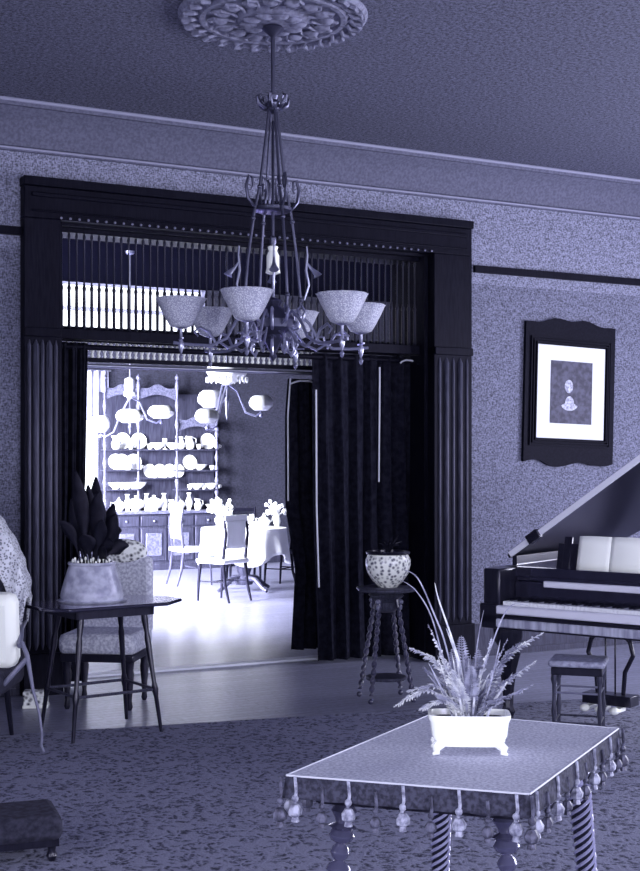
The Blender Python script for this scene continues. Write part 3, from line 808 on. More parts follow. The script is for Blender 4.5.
# long arching blades
blade(pf, [pp(462, 718), pp(447, 650), pp(436, 620, .02), pp(420, 585, .03), pp(405, 577, .05)], .0022, M_leaf)
blade(pf, [pp(458, 718), pp(445, 665, .03), pp(433, 622, .05), pp(418, 598, .07), pp(403, 588, .08)], .0019, M_leaf)
blade(pf, [pp(466, 718), pp(462, 675), pp(452, 640, -.02), pp(440, 605), pp(436, 588)], .0026, M_leafl)
blade(pf, [pp(464, 718), pp(458, 665, -.03), pp(452, 645), pp(447, 632)], .0028, M_leafl)
blade(pf, [pp(474, 718), pp(482, 680, .03), pp(500, 630, .05), pp(513, 612, .07), pp(530, 614, .1)], .0019, M_leaf)
blade(pf, [pp(472, 718), pp(474, 680), pp(478, 645, .02), pp(484, 615, .03)], .0019, M_leaf)
blade(pf, [pp(478, 718), pp(486, 690, -.05), pp(494, 655, -.06), pp(497, 640, -.06)], .002, M_leaf)
for k in range(26):
    a = random.uniform(-1, 1); x1 = 469 + a * 46; y1 = random.uniform(650, 690)
    blade(pf, [pp(469 + a * 18, 718, random.uniform(-.03, .03)), pp(469 + a * 26, 700, random.uniform(-.04, .05)), pp(x1, y1, random.uniform(-.08, .08))], .003, random.choice((M_leaf, M_leafl)))
fr_t = [((535, 664), (500, 690), .03), ((520, 648), (498, 672), .06), ((408, 692), (440, 688), -.02), ((425, 672), (446, 690), .05), ((440, 652), (455, 690), -.05),
        ((505, 640), (488, 680), -.03), ((452, 668), (462, 695), -.06), ((480, 655), (474, 690), .06), ((412, 655), (440, 670), .08), ((528, 682), (500, 698), -.06),
        ((437, 690), (450, 700), -.07), ((500, 692), (488, 700), -.08), ((545, 640), (505, 665), .10), ((462, 640), (464, 680), .02), ((396, 706), (430, 690), -.04), ((430, 630), (450, 675), .03), ((490, 640), (480, 680), -.02), ((455, 655), (460, 690), .08), ((420, 708), (445, 700), -.05), ((515, 670), (492, 690), -.05), ((444, 675), (455, 697), .0), ((470, 665), (470, 695), -.05)]
for k, (tip, mid, dy) in enumerate(fr_t):
    frond(pf, [pp(469 + (mid[0] - 469) * .3, 718), pp(*mid, dy * .6), pp(*tip, dy)], .026, 26, (M_leafl, M_leaf)[k % 2], leafw=.2)

# ================================================================ BOWL STAND BY THE RIGHT CASING
sc_ = flo(386, 700); sc_.z = .0
sd_ = thing('plant_stand', 'small stand on four splayed rope-twist legs beside the right door casing', 'plant stand', sc_, TH)
ppm = F / sc_.y
def hz(y): return H - (y - HY) / ppm
t_ = MB(); t_.lathe([(0, hz(591)), (.19, hz(591)), (.20, hz(589.5)), (.2, hz(588)), (.19, hz(587)), (0, hz(587))], 8); t_.build('tabletop', M_reed, sd_)
t_ = MB()
for k in range(4):
    a = k * PI / 2 + PI / 4
    t_.box((math.cos(a) * .0, 0, hz(596)), (.01, .01, .01))
t_.lathe([(.10, hz(591)), (.12, hz(595)), (.07, hz(602)), (.09, hz(608)), (.05, hz(612)), (0, hz(612))], 8); t_.build('apron', M_reed, sd_)
for k in range(4):
    a = k * PI / 2 + PI / 4 - .25
    p0 = Vector((math.cos(a) * .075, math.sin(a) * .075, hz(594))); p1 = Vector((math.cos(a) * .20, math.sin(a) * .20, .02))
    l = MB(); l.tube([p0, p0.lerp(p1, .12)], .016, 10); l.twist(p0.lerp(p1, .1), p0.lerp(p1, .95), .013, turns=11, amp=.4, n=90); l.ball(p1, .018, 10)
    l.build('leg', mat('polished_twist', .05, .35, coat=.8), sd_)
    f_ = MB(); f_.ball(p0.lerp(p1, .02) + Vector((math.cos(a) * .03, math.sin(a) * .03, -.03)), .018, 8); f_.ball(p0.lerp(p1, .02) + Vector((math.cos(a) * .03, math.sin(a) * .03, -.065)), (.012, .012, .02), 8); f_.build('drop_bead', M_lightwood, sd_)
t_ = MB(); t_.lathe([(0, hz(679)), (.13, hz(679)), (.135, hz(677.5)), (.13, hz(676)), (0, hz(676))], 24); t_.build('shelf', M_reed, sd_)
bw = thing('flower_bowl', 'round white jardiniere painted with dark flowers on the twist-leg stand', 'jardiniere', (sc_.x + .013, sc_.y, hz(587)))
bp_ = MB(); bp_.lathe([(0, 0), (.06, 0), (.07, .012), (.10, .04), (.132, .09), (.147, .145), (.146, .18), (.13, .212), (.125, .222), (.115, .222), (.118, .20), (.125, .15), (.08, .05), (0, .04)], 32); bp_.build('bowl', M_bowl, bw)
r_ = MB(); r_.lathe([(.128, .212), (.142, .216), (.145, .228), (.132, .236), (.114, .234), (.112, .214)], 32); r_.build('rim', M_mahog, bw)
MB().lathe([(0, .19), (.118, .19), (.118, .2), (0, .2)], 24).build('soil', M_soil, bw)
for k in range(12):
    a = random.uniform(0, 2 * PI); r1 = random.uniform(.05, .13)
    blade(bw, [(0, 0, .2), (math.cos(a) * r1 * .4, math.sin(a) * r1 * .4, .27), (math.cos(a) * r1, math.sin(a) * r1, random.uniform(.27, .34))], .005, M_leafd, 'leaf')

# ================================================================ LEFT TABLE WITH POT
TC = Vector((-1.25, 7.42, .012))
lt_ = thing('occasional_table', 'dark rectangular table on splayed legs holding the grey plant pot by the left casing', 'table', TC, math.atan2(.57, .82))
TT = .735
t_ = MB(); t_.prism([(-.41, -.13), (-.30, -.25), (.30, -.25), (.47, -.10), (.47, .10), (.30, .25), (-.30, .25), (-.41, .13)], TT - .02, TT); t_.build('tabletop', M_polish, lt_, bevel=.006)
t_ = MB(); t_.bb(-.24, .24, -.19, -.17, TT - .07, TT - .02); t_.bb(-.24, .24, .17, .19, TT - .07, TT - .02); t_.bb(-.24, -.22, -.19, .19, TT - .07, TT - .02); t_.bb(.22, .24, -.19, .19, TT - .07, TT - .02); t_.build('apron', M_mahog, lt_)
feet = []
for x in (-1, 1):
    for y in (-1, 1):
        a, b = Vector((x * .19, y * .15, TT - .03)), Vector((x * .27, y * .22, 0)); feet.append((a, b))
        l = MB(); l.tube([a, a.lerp(b, .1), a.lerp(b, .2), a.lerp(b, .25), a.lerp(b, .6), a.lerp(b, .66), a.lerp(b, .72), b], [.016, .02, .013, .018, .012, .02, .013, .010], 10); l.build('leg', M_mahog, lt_)
s_ = MB()
for i, j in ((0, 1), (1, 3), (3, 2), (2, 0)): s_.tube([feet[i][0].lerp(feet[i][1], .66), feet[j][0].lerp(feet[j][1], .66)], .009, 8)
s_.build('stretcher', M_reed, lt_)
pc = flo(92, 603, TT); pc.z = TT + .012
pt = thing('potted_plant', 'broad dark-leaved plant in a squat grey glazed pot on the left table', 'plant', pc)
b_ = MB(); b_.lathe([(0, 0), (.14, 0), (.163, .012), (.168, .035), (.16, .07), (.135, .16), (.122, .205), (.128, .215), (.125, .225), (.11, .225), (.11, .20), (0, .19)], 32, wob=lambda a, z: 1.08 + .012 * math.cos(10 * a)); b_.build('pot', M_pot, pt)
b_ = MB(); b_.lathe([(.0, 0), (.19, 0), (.20, .008), (.19, .012), (0, .012)], 32, c=(0, 0, -.0)); b_.build('saucer', M_pot, pt)
MB().lathe([(0, .2), (.11, .2), (.108, .215), (0, .218)], 20).build('soil', M_soil, pt)
def leafshape(parent, p0, p1, p2, w, m):
    P = [Vector(p0), Vector(p1), Vector(p2)]
    def at(t, s):
        c = P[0] * (1 - t) ** 2 + P[1] * 2 * t * (1 - t) + P[2] * t * t
        tg = ((P[1] - P[0]) * (1 - t) + (P[2] - P[1]) * t).normalized()
        sd = tg.cross(Vector((.2, 1, .1))).normalized(); up = sd.cross(tg)
        ww = w * (.12 + math.sin(PI * min(1, max(0, (t - .25) / .75))) if t > .25 else .12)
        return c + sd * ww * (s * 2 - 1) + up * abs(s * 2 - 1) * ww * .3
    return MB().grid(at, 14, 4).build('leaf', m, parent, solid=.003)
ps = 7.39 / F
def q_(px, py, dy=0): return ((px - 92) * ps, dy, (603 - py) * ps)
lv = [((68, 515), (76, 535), .06), ((118, 515), (106, 535), -.03), ((92, 478), (92, 520), .08), ((110, 555), (104, 552), -.08), ((128, 548), (110, 545), .03), ((70, 500), (78, 540), .02), ((76, 470), (84, 520), -.03), ((88, 486), (90, 525), .0), ((100, 492), (97, 525), -.04), ((112, 505), (104, 530), .05), ((122, 532), (108, 530), .0),
      ((62, 522), (74, 530), -.05), ((95, 508), (94, 535), .06), ((82, 505), (86, 530), .07), ((106, 520), (100, 535), -.07), ((116, 546), (106, 540), -.05), ((74, 535), (80, 545), .08), ((86, 535), (90, 545), -.06), ((100, 540), (98, 548), .04)]
for k, (tip, mid, dy) in enumerate(lv):
    leafshape(pt, q_(92 + (mid[0] - 92) * .6, 565, dy * .4), q_(mid[0], mid[1], dy), q_(tip[0], tip[1], dy * 1.6), random.uniform(.026, .05), M_leafd)
for k in range(13):
    x = -.10 + k * .017; fl = MB(); y = -.05 - .03 * math.sin(k); z = .235 + .012 * math.sin(k * 2.1)
    fl.ball((x, y, z), (.007, .007, .012), 8); fl.tube([(x, y, .205), (x, y, z)], .0025, 5); fl.build('flower_bud', M_china, pt)

# ================================================================ SLIPPER CHAIR BEHIND THE LEFT TABLE
cp = Vector((-1.36, 8.28, 0))
sc2 = thing('slipper_chair', 'low striped upholstered chair behind the left table', 'chair', cp, -.12)
def soft(mb, c, d, M=None):
    mb.box(c, d, M=M); return mb
soft(MB(), (0, 0, .41), (.50, .46, .13)).build('seat', M_uphol, sc2, bevel=.04)
soft(MB(), (0, .20, .68), (.50, .10, .50)).build('backrest', M_uphol, sc2, bevel=.035)
soft(MB(), (.0, 0, .325), (.47, .44, .05)).build('seat_rail', M_mahog, sc2, bevel=.008)
for x in (-1, 1):
    for y in (-1, 1):
        MB().lathe([(.012, 0), (.02, .02), (.014, .06), (.03, .22), (.024, .25), (.03, .30)], 12, c=(x * .20, y * .18, 0)).build('leg', M_mahog, sc2)
hc = thing('cushion', 'white floral cushion leaning on top of the striped chair back', 'cushion', cp + Vector((.10, .20, .90)), -.12)
c_ = MB(); c_.ball((-.02, -.02, .06), (.165, .07, .085), 24); o = c_.build('cover', M_chintz, hc)
vs_ = thing('porcelain_jar', 'little white patterned porcelain jar on the floor beneath the left table', 'jar', flo(127, 657))
MB().lathe([(0, 0), (.05, 0), (.045, .015), (.075, .06), (.07, .10), (.035, .125), (.04, .14), (0, .14)], 20).build('jar_body', M_chintz, vs_)
MB().lathe([(0, .14), (.042, .14), (.03, .155), (.008, .16), (.012, .175), (0, .18)], 16).build('lid', M_china, vs_)

# small white decorated box beside the left casing
bx_ = thing('painted_box', 'small white box with dark floral bands on the floor by the left casing', 'box', flo(36, 707) , TH * .2)
MB().bb(-.072, .072, -.05, .05, .0, .07).build('box_body', M_chintz, bx_, bevel=.004)
MB().bb(-.076, .076, -.054, .054, .07, .105).build('lid', M_chintz, bx_, bevel=.006)
MB().bb(-.078, .078, -.056, .056, 0, .02).build('plinth', M_china, bx_, bevel=.003)

# ================================================================ LEFT ARMCHAIR WITH SHAWL
ac = Vector((-2.055, 6.97, .012))
arm = thing('armchair', 'dark armchair with a pale curved front leg at the left edge', 'armchair', ac)
def a_(px, py, Y): return Vector(((px - CX) / F * Y - ac.x, Y - ac.y, H - (py - HY) / F * Y - ac.z))
MB().bb(-.38, .40, -.26, .34, .30, .44).build('seat', M_dark, arm, bevel=.04)
prf = [(-.42, 1.22), (-.30, 1.26), (.10, 1.12), (.26, 1.0), (.36, .86), (.40, .72), (.41, .40), (.34, .40), (.33, .68), (.28, .82), (.18, .93), (.04, 1.03), (-.3, 1.15), (-.42, 1.12)]
Mb = Matrix.Translation((0, .34, 0)) @ Matrix.Rotation(PI / 2, 4, 'X')
MB().prism([(-.42, .40), (.40, .40), (.41, .76), (.385, .91), (.34, 1.04), (.26, 1.17), (.15, 1.27), (.0, 1.33), (-.30, 1.35), (-.42, 1.33)], -.0, .10, M=Mb).build('backrest', M_dark, arm, bevel=.02)
for (px0, Yf) in ((0, 0), (1, 1)):
    pass
l1 = [a_(22, 642, 6.86), a_(27, 655, 6.85), a_(33, 690, 6.83), a_(39, 712, 6.80), a_(42, 735, 6.80), a_(41, 746, 6.80), a_(44, 752, 6.80)]
l1 = [Vector((p.x, p.y, max(p.z, .012))) for p in l1]
MB().tube(l1, [.010, .013, .009, .008, .008, .010, .007], 10).build('leg', M_lightwood, arm)
MB().tube([Vector((-p.x - .04, p.y, p.z)) for p in l1], [.016, .02, .014, .012, .012, .014, .010], 10).build('leg', M_lightwood, arm)
MB().tube([l1[0] + Vector((-.01, -.01, -.02)), l1[0] + Vector((-.03, .10, .02)), l1[0] + Vector((-.06, .25, .04)), (.39, .40, l1[0].z + .06)], [.014, .016, .014, .012], 10).build('armrest', M_lightwood, arm)
MB().tube([l1[1] + Vector((0, 0, -.02)), (.40, -.16, .37), (.30, -.12, .36)], .014, 8).build('seat_bracket', M_lightwood, arm)
for x in (-.34, .30): MB().tube([(x, .28, .34), (x * 1.05, .30, .15), (x * 1.08, .33, .0)], [.022, .016, .012], 10).build('leg', M_mahog, arm)
# shawl draped over the back
sh_ = thing('shawl', 'pale lace shawl draped over the sloping chair back at the left edge', 'shawl', ac + Vector((0, 0, 1.0)))
edge = [(-.44, 1.36), (-.30, 1.38), (.0, 1.36), (.16, 1.30), (.28, 1.20), (.365, 1.05), (.41, .92), (.435, .78)]
def sf(f, t):
    k = f * (len(edge) - 1); i = min(int(k), len(edge) - 2); g = k - i
    x = edge[i][0] * (1 - g) + edge[i + 1][0] * g; z = edge[i][1] * (1 - g) + edge[i + 1][1] * g
    # t from back hem over the top to the front hem
    if t < .3: y = .365; dz = -(.3 - t) * .5
    elif t < .45: y = .365 - (t - .3) / .15 * .155; dz = 0
    else: y = .21 - .02 * (t - .45); dz = -(t - .45) * .42
    return Vector((x - max(0, -dz) * .16 + .006 * math.sin(f * 50), y + .008 * math.sin(f * 37), z + dz - 1.0))
MB().grid(sf, 48, 20).build('lace', M_lace, sh_, solid=.004)
cu = thing('cushion', 'plain glaring white cushion on the armchair at the left edge', 'cushion', ac + Vector((.20, -.03, .44)))
MB().box((0.0, 0, .20), (.50, .16, .40), M=Matrix.Rotation(.12, 4, 'X')).build('cover', M_linen, cu, bevel=.05)

# dark footstool in the near left corner
fs = flo(30, 869)
ft = thing('footstool', 'dark upholstered footstool in the bottom left corner', 'footstool', Vector((fs.x - .1, fs.y + .12, .012)), .35)
MB().box((0, 0, .13), (.36, .30, .10)).build('cushion_top', M_dark, ft, bevel=.03)
MB().box((0, 0, .075), (.33, .27, .03)).build('frame', M_mahog, ft)
for x in (-1, 1):
    for y in (-1, 1): MB().lathe([(.012, 0), (.022, .02), (.015, .04), (.02, .07)], 10, c=(x * .14, y * .11, 0)).build('foot', M_mahog, ft)

# ================================================================ DINING ROOM
# sideboard built in its own frame: x along the wall, y into the wall
SN = 17.42
su0, su1 = U(109, SN), U(226, SN)
SWd = su1 - su0
sbo = thing('sideboard', 'tall walnut sideboard with open china shelves against the dining room wall', 'sideboard', W(su0, SN, 0), TH)
def sx(px): return U(px, SN) - su0
def sz(px, py): return Z(px, py, SN)
zc_ = sz(165, 511)
cb = MB(); cb.bb(.02, SWd - .02, .02, .50, .08, zc_ - .04); cb.bb(0, SWd, 0, .5, 0, .09); cb.build('cabinet', M_side, sbo, bevel=.01)
MB().bb(-.03, SWd + .03, -.03, .5, zc_ - .04, zc_).build('counter', M_sidel, sbo, bevel=.008)
for i in range(4):
    x0 = .06 + i * (SWd - .12) / 4; x1 = x0 + (SWd - .12) / 4 - .03
    d_ = MB(); d_.bb(x0, x1, 0.0, .03, .13, zc_ - .24); d_ = d_.build('door', M_side, sbo, bevel=.006)
    MB().bb(x0 + .07, x1 - .07, -.012, .01, .20, zc_ - .31).build('door_panel', M_sidel, d_, bevel=.01)
    d_ = MB(); d_.bb(x0, x1, 0.0, .03, zc_ - .21, zc_ - .07); d_ = d_.build('drawer', M_side, sbo, bevel=.006)
    MB().ball(((x0 + x1) / 2, -.012, zc_ - .14), .018, 8).build('knob', M_brass, d_)
MB().bb(0, SWd, .46, .5, zc_, sz(165, 392)).build('back_panel', M_side, sbo)
posts = (111, 145, 184, 224)
for px in posts:
    x = sx(px); zt = sz(px, 376) if px != 224 else sz(px, 428)
    p = MB(); y = .27
    n_ = 7; pr = [(.0, zc_), (.025, zc_)]
    for i in range(n_):
        a = zc_ + (zt - zc_) * (i + .15) / n_; b = zc_ + (zt - zc_) * (i + .5) / n_; c = zc_ + (zt - zc_) * (i + .85) / n_
        pr += [(.016, a), (.034, b), (.016, c)]
    pr += [(.03, zt - .03), (.035, zt), (.0, zt + .05)]
    p.lathe(pr, 12, c=(x, y, 0)); p.build('post', M_sidel, sbo)
shelves = []
for (pa, pb, yy) in ((111, 145, 449), (111, 145, 470), (111, 145, 489.5), (184, 224, 449), (184, 224, 470), (184, 224, 489.5), (145, 184, 449), (145, 184, 478)):
    z = sz((pa + pb) / 2, yy); shelves.append((pa, pb, z))
    MB().bb(sx(pa) + .0, sx(pb) - .0, .24, .46, z - .022, z).build('shelf', M_side, sbo, bevel=.004)
for (pa, pb) in ((111, 145), (145, 184), (184, 224)):
    c = MB(); z = sz((pa + pb) / 2, 396 if pa < 150 else 405)
    if pa == 184: z = sz(204, 428)
    x0, x1 = sx(pa), sx(pb); n_ = 16
    top_ = [(x0 + (x1 - x0) * i / n_, z + .10 + .06 * math.sin(PI * i / n_) + .02 * math.cos(4 * PI * i / n_)) for i in range(n_ + 1)]
    bot_ = [(x1 - (x1 - x0) * i / n_, z - .05 + .08 * math.sin(PI * i / n_)) for i in range(n_ + 1)]
    c.prism(top_ + bot_, -.30, -.27, M=Matrix.Rotation(PI / 2, 4, 'X')); c.build('cresting', M_sidel, sbo)

# china: one of each kind, then copies
PROTO = {}
def china(kind):
    if kind in PROTO: return PROTO[kind]
    b = MB()
    if kind == 'plate':
        b.lathe([(0, 0), (.05, .001), (.075, .008), (.10, .014), (.10, .018), (.07, .012), (0, .006)], 20, M=Matrix.Translation((0, .02, .098)) @ Matrix.Rotation(math.radians(80), 4, 'X'))
    elif kind == 'cup':
        b.lathe([(0, 0), (.02, 0), (.022, .008), (.034, .03), (.038, .06), (.035, .06), (.03, .03), (0, .012)], 14); b.tube([(.034, 0, .05), (.055, 0, .048), (.052, 0, .025), (.03, 0, .022)], .004, 6)
    elif kind == 'jug':
        b.lathe([(0, 0), (.04, 0), (.055, .03), (.06, .07), (.04, .11), (.032, .13), (.042, .155), (.036, .155), (.025, .13), (0, .12)], 16); b.tube([(.038, 0, .14), (.075, 0, .13), (.08, 0, .08), (.055, 0, .05)], .006, 6); b.tube([(-.035, 0, .14), (-.055, 0, .158)], [.016, .008], 8)
    elif kind == 'teapot':
        b.lathe([(0, 0), (.05, 0), (.09, .05), (.095, .09), (.06, .14), (.03, .15), (.035, .16), (.01, .18), (.016, .195), (0, .21)], 18); b.tube([(.085, 0, .07), (.13, 0, .09), (.155, 0, .15)], [.018, .012, .008], 8); b.tube([(-.075, 0, .12), (-.13, 0, .13), (-.135, 0, .07), (-.09, 0, .05)], .008, 6)
    elif kind == 'tureen':
        b.lathe([(0, 0), (.07, 0), (.06, .02), (.11, .05), (.14, .10), (.145, .12), (.12, .135), (.09, .17), (.03, .19), (.02, .20), (.028, .22), (0, .23)], 20)
        for s in (-1, 1): b.tube([(s * .135, 0, .11), (s * .17, 0, .12), (s * .17, 0, .09), (s * .125, 0, .08)], .007, 6)
    elif kind == 'vase':
        b.lathe([(0, 0), (.035, 0), (.03, .02), (.05, .08), (.055, .12), (.025, .19), (.02, .22), (.04, .25), (.034, .25), (0, .2)], 16)
    elif kind == 'goblet':
        b.lathe([(0, 0), (.032, 0), (.03, .006), (.006, .012), (.006, .05), (.022, .065), (.03, .10), (.027, .13), (.024, .13), (.022, .08), (0, .07)], 14)
    elif kind == 'bowl':
        b.lathe([(0, 0), (.035, 0), (.04, .01), (.08, .04), (.10, .075), (.095, .075), (.07, .035), (0, .02)], 20)
    PROTO[kind] = b
    return b
CH = {}
def put(kind, p, label, group=None, s=1.0, m=None, rz=0):
    if kind not in CH:
        o = china(kind).build(kind, M_china); CH[kind] = o
    else:
        o = CH[kind].copy(); col.objects.link(o)
    o.location = p; o.rotation_euler = (0, 0, TH + rz); o.scale = (s, s, s)
    tag(o, label, kind, group)
    return o
def on(px, z, y=.35): return W(U(px, SN + y), SN + y, z)
bay = {111: 'left bay', 145: 'middle bay', 184: 'right bay'}
def row(z, pxs, kinds, where, s=1.1, y=.35):
    L = len(pxs); y0 = y
    for i, (px, k) in enumerate(zip(pxs, kinds)):
        pos = ('leftmost', 'second from left', 'third from left', 'fourth from left', 'fifth from left', 'sixth from left')[i] if L > 1 else 'alone'
        y = y0 if y0 != .35 else (.42 if k == 'plate' else .31)
        put(k, on(px, z, y), 'white %s, %s on the sideboard %s' % (k, pos, where), 'china on the sideboard', s)
row(shelves[0][2], (116, 123, 131, 139), ('jug', 'plate', 'cup', 'plate'), 'upper shelf, left bay', 1.2)
row(shelves[1][2], (116, 122, 128, 134, 140), ('plate', 'plate', 'jug', 'plate', 'cup'), 'second shelf, left bay', 1.15)
row(shelves[2][2], (116, 121.5, 127, 132.5, 138), ('bowl', 'cup', 'bowl', 'cup', 'bowl'), 'third shelf, left bay', 1.25)
row(zc_, (119, 127.5, 136), ('teapot', 'vase', 'tureen'), 'counter, left end', .95)
row(shelves[6][2], (150, 158, 165, 173, 180), ('cup', 'bowl', 'goblet', 'bowl', 'jug'), 'upper shelf, middle bay', 1.2)
row(shelves[7][2], (150, 155, 160, 165, 170, 178), ('plate', 'goblet', 'plate', 'goblet', 'plate', 'plate'), 'lower shelf, middle bay', 1.0)
row(zc_, (146.5, 154, 164, 171.5, 179), ('vase', 'tureen', 'vase', 'jug', 'teapot'), 'counter, middle', .98)
row(shelves[3][2], (190, 199, 208, 217), ('jug', 'cup', 'plate', 'cup'), 'upper shelf, right bay', 1.2)
row(shelves[4][2], (190, 200, 212), ('plate', 'bowl', 'cup'), 'second shelf, right bay', 1.1)
row(shelves[5][2], (190, 197, 204, 211, 218), ('cup', 'bowl', 'cup', 'bowl', 'cup'), 'third shelf, right bay', 1.1)
row(zc_, (189, 198, 212), ('vase', 'jug', 'bowl'), 'counter, right end', 1.0)

# window dressing: lace upper curtain
zl = Z(96, 420, NB - .05)
lc = thing('lace_curtain', 'grey lace half curtain over the top of the dining room window', 'curtain', W((wu0 + wu1) / 2, NB - .05, wz1 + .02), TH)
MB().grid(lambda a, b: Vector(((a - .5) * (wu1 - wu0 + .1), .02 * math.sin(a * 40), -b * (wz1 + .02 - zl))), 50, 6).build('lace', mat('grey_lace', .5, .95), lc, solid=.004)
MB().tube([(-(wu1 - wu0) / 2 - .08, 0, 0), ((wu1 - wu0) / 2 + .08, 0, 0)], .012, 8).build('rod', M_brass, lc)

# dining table and cloth
dt = Vector(((244 - CX) / F * 15.5, 15.5, 0))
dtb = thing('dining_table', 'round pedestal dining table hidden under a white cloth', 'table', dt, TH)
MB().lathe([(0, .72), (.48, .72), (.49, .735), (.48, .75), (0, .75)], 40).build('tabletop', M_side, dtb)
MB().lathe([(0, .08), (.10, .08), (.12, .14), (.07, .2), (.11, .32), (.06, .42), (.08, .60), (.16, .70), (.2, .72), (0, .72)], 20).build('pedestal', M_side, dtb)
for k in range(4):
    a = k * PI / 2 + .3; MB().tube([(math.cos(a) * r, math.sin(a) * r, z) for r, z in ((.06, .16), (.2, .15), (.32, .06), (.40, .025))], [.035, .03, .025, .02], 8).build('foot', M_side, dtb)
dc = thing('tablecloth', 'bright white linen cloth hanging in points over the dining table', 'tablecloth', dt + Vector((0, 0, .75)), TH)
def cf(a, t):
    q = a * 2 * PI
    if t < .5: r = .505 * t / .5; return Vector((r * math.cos(q), r * math.sin(q), .006))
    k = (t - .5) / .5; drop = .30 + .14 * abs(math.cos(2 * q + .6)) ** 2
    r = .505 + .03 * k + .025 * k * math.sin(q * 11)
    return Vector((r * math.cos(q), r * math.sin(q), .006 - drop * k))
MB().grid(cf, 96, 16).build('linen', M_linen, dc, solid=.004)
# things on the table
def ont(px, dy=0, dz=0): return Vector(((px - CX) / F * (15.5 + dy), 15.5 + dy, .762))
k_ = [('tureen', 227, -.22, 'left front', .9), ('vase', 231, .2, 'left of the middle', .8), ('jug', 239, -.28, 'middle, nearer the doorway', .9), ('goblet', 247, -.33, 'front edge', 1.1),
      ('bowl', 256, -.22, 'front right', 1.0), ('teapot', 264, 0.08, 'right of the middle', .8), ('cup', 243, .05, 'centre', 1.1), ('goblet', 252, .25, 'far side', 1.1)]
for k, px, dy, wh, s in k_:
    put(k, ont(px, dy), 'white %s set on the dining table cloth, %s' % (k, wh), 'tableware on the dining table', s)
def bouquet(px, dy, label, s=1):
    r = thing('flower_vase', label, 'vase', ont(px, dy))
    MB().lathe([(0, 0), (.035, 0), (.03, .02), (.045, .07), (.03, .13), (.042, .16), (0, .15)], 14).build('vase', M_china, r)
    b = MB()
    for i in range(26):
        a = random.uniform(0, 2 * PI); q = random.uniform(0, .13) * s; z = .16 + random.uniform(.0, .14) * s
        b.ball((q * math.cos(a), q * math.sin(a), z), random.uniform(.022, .034), 8)
        b.tube([(0, 0, .14), (q * math.cos(a), q * math.sin(a), z)], .003, 4)
    b.build('blossoms', M_linen, r)
bouquet(219, .15, 'vase of white blossoms at the left of the dining table', 1.2)
bouquet(277, -.02, 'vase of white blossoms at the right of the dining table', 1.1)

# dining chairs
def dining_chair(label, p, rz, m, seatm, ladder=True):
    c = thing('dining_chair', label, 'chair', p, rz, None)
    MB().box((0, 0, .445), (.43, .42, .05)).build('seat', seatm, c, bevel=.015)
    for x in (-1, 1):
        MB().tube([(x * .18, -.17, .43), (x * .19, -.19, .2), (x * .19, -.20, 0)], [.02, .016, .012], 8).build('leg', m, c)
        MB().tube([(x * .18, .18, .96), (x * .18, .21, .75), (x * .18, .17, .45), (x * .18, .20, .2), (x * .18, .26, 0)], [.012, .017, .02, .018, .013], 8).build('leg', m, c)
    b = MB()
    if ladder:
        for z in (.58, .70, .82, .92): b.box((0, .195, z), (.36, .018, .045))
    else:
        b.box((0, .19, .92), (.37, .025, .07)); b.box((0, .19, .60), (.34, .02, .03))
        b.box((0, .19, .75), (.30, .03, .28))
    b.build('backrest', m if ladder else seatm, c, bevel=.004)
    s = MB()
    for x in (-1, 1): s.tube([(x * .185, -.18, .22), (x * .18, .19, .22)], .008, 6)
    s.tube([(-.18, 0, .22), (.18, 0, .22)], .008, 6); s.build('stretcher', m, c)
    return c
dining_chair('pale upholstered dining chair with dark curved legs at the near left of the dining table', Vector((-1.08, 14.45, 0)), PI + .9, M_mahog, M_linen, False)
dining_chair('pale upholstered dining chair at the far left beside the sideboard', Vector((-1.62, 16.3, 0)), PI / 2 + .5, M_side, M_linen, False)
dining_chair('dark ladder-back dining chair at the right of the dining table', Vector((-.42, 16.15, 0)), -PI / 2 - .5, M_ebony, M_side, True)
dining_chair('dark ladder-back dining chair behind the dining table, half hidden by the cloth', Vector((-.98, 16.6, 0)), .2, M_ebony, M_side, True)

# dining room gas lights
def gas(label, px, Y, hub_y, globes, ztop, ring=.10):
    x = (px - CX) / F * Y; r = thing('chandelier', label, 'chandelier', (x, Y, DCEIL))
    z = lambda y: H + (HY - y) / F * Y - DCEIL
    MB().lathe([(0, 0), (.06, 0), (.05, -.03), (.012, -.05), (.010, z(hub_y + 25)), (.025, z(hub_y + 28)), (.012, z(hub_y + 45)), (0, z(hub_y + 50))], 14).build('stem', M_brass, r)
    c = MB(); c.lathe([(.02, z(hub_y - 8)), (ring, z(hub_y - 6)), (ring * 1.15, z(hub_y)), (ring * .9, z(hub_y + 8)), (.03, z(hub_y + 14))], 20, wob=lambda a, q: 1 + .05 * math.cos(14 * a))
    for i in range(20):
        a = 2 * PI * i / 20; c.ball((ring * 1.15 * math.cos(a), ring * 1.15 * math.sin(a), z(hub_y + 9)), (.012, .012, .03), 6)
    c.build('crystal_ring', M_glass if ring < .1 else M_globe, r)
    for (gx, gy, dY, gr, gh) in globes:
        Xg = (gx - CX) / F * (Y + dY) - x; zg = H + (HY - gy) / F * (Y + dY) - DCEIL
        a = MB(); a.tube([(0, 0, z(hub_y + 12)), (Xg * .3, dY * .3, zg + .12), (Xg * .55, dY * .55, zg - .10), (Xg * .85, dY * .85, zg - gh - .06), (Xg, dY, zg - gh - .02)], .011, 8)
        a.ball((Xg, dY, zg - gh - .05), .022, 8); a = a.build('arm', M_brass, r)
        g = MB(); g.lathe([(0, -gh), (gr * .55, -gh), (gr * .95, -gh * .4), (gr, gh * .1), (gr * .85, gh * .7), (gr * .6, gh), (gr * .5, gh), (gr * .8, 0), (0, -gh * .8)], 24, c=(Xg, dY, zg), wob=lambda q, zz: 1 + .02 * math.cos(10 * q))
        g.build('globe', M_globe, a)
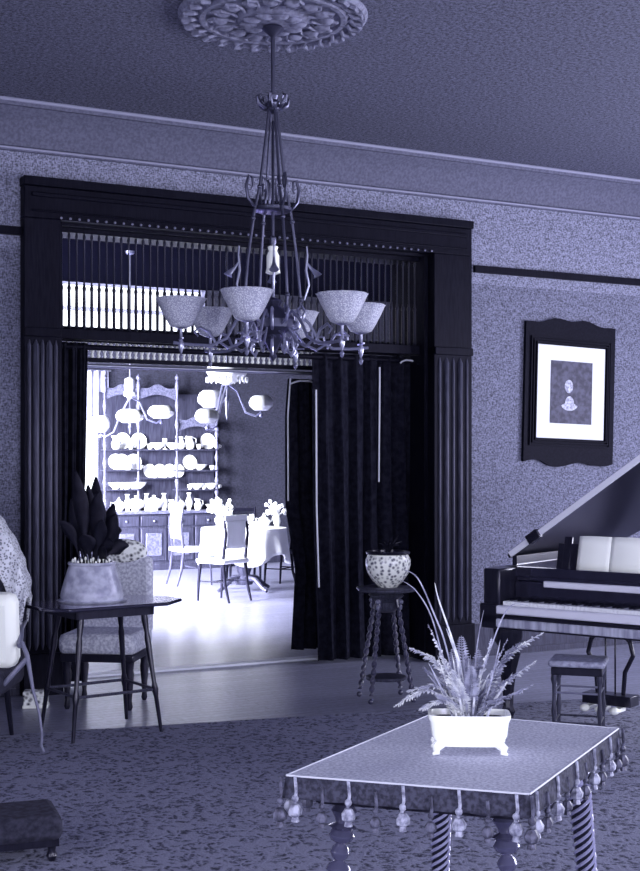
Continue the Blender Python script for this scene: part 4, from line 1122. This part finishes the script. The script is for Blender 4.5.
gas('brass gas chandelier with a crystal ring and three white globes near the doorway', 227, 13.2, 371, ((261, 403, .1, .125, .075), (211, 399, .45, .14, .09), (207, 416, -.35, .12, .07)), 0, .18)
gas('brass gas chandelier with white globes hanging before the sideboard', 130, 15.8, 385, ((100, 424, .0, .12, .10), (130, 416, -.3, .17, .08), (161, 412, .3, .165, .08)), 0, .06)

# ================================================================ LIGHT
def area(name, p, size, energy, target, color=(1, 1, 1), spread=None):
    l = bpy.data.lights.new(name, 'AREA'); l.shape = 'RECTANGLE'; l.size, l.size_y = size; l.energy = energy; l.color = color
    if spread: l.spread = spread
    o = bpy.data.objects.new(name, l); col.objects.link(o); o.location = p
    o.rotation_euler = (Vector(target) - Vector(p)).to_track_quat('-Z', 'Y').to_euler(); return o
CW = (.87, .90, 1.0)
for k, a in enumerate(WN):
    c = (a[0] + a[1]) / 2; area('window_light', W(c, NF + .05, 1.8), (1.5, 2.3), 165, W(c, NF + 3, 1.75), CW)
for k, a in enumerate(WL):
    c = (a[0] + a[1]) / 2; area('window_light', W(UL + .05, c, 1.8), (1.5, 2.3), 60, W(UL + 3, c, 1.7), CW)
for k, a in enumerate(WR):
    c = (a[0] + a[1]) / 2; area('window_light', W(UR - .05, c, 1.8), (1.5, 2.3), 260, W(UR - 3, c, 1.7), CW)
for k, a in enumerate(WD):
    c = (a[0] + a[1]) / 2; area('window_light', W(DUL + .05, c, 1.75), (1.8, 2.4), 1700, W(DUL + 3, c + 1.2, .4), CW, math.radians(115))

wd_ = bpy.data.worlds.new('world'); bpy.context.scene.world = wd_; wd_.use_nodes = True
wb = wd_.node_tree.nodes['Background']; wb.inputs[0].default_value = (.85, .9, 1, 1); wb.inputs[1].default_value = 3.0

# ================================================================ CAMERA
cd = bpy.data.cameras.new('camera'); co = bpy.data.objects.new('camera', cd); col.objects.link(co)
co.location = (0, 0, H); co.rotation_euler = (PI / 2, 0, 0)
cd.sensor_fit = 'VERTICAL'; cd.sensor_height = 36; cd.lens = F / 871 * 36; cd.shift_y = (HY - 435.5) / 871; cd.clip_start = .05; cd.clip_end = 200
sc = bpy.context.scene; sc.camera = co
sc.view_settings.view_transform = 'Standard'; sc.view_settings.look = 'None'; sc.view_settings.gamma = 1; sc.view_settings.exposure = 0.0
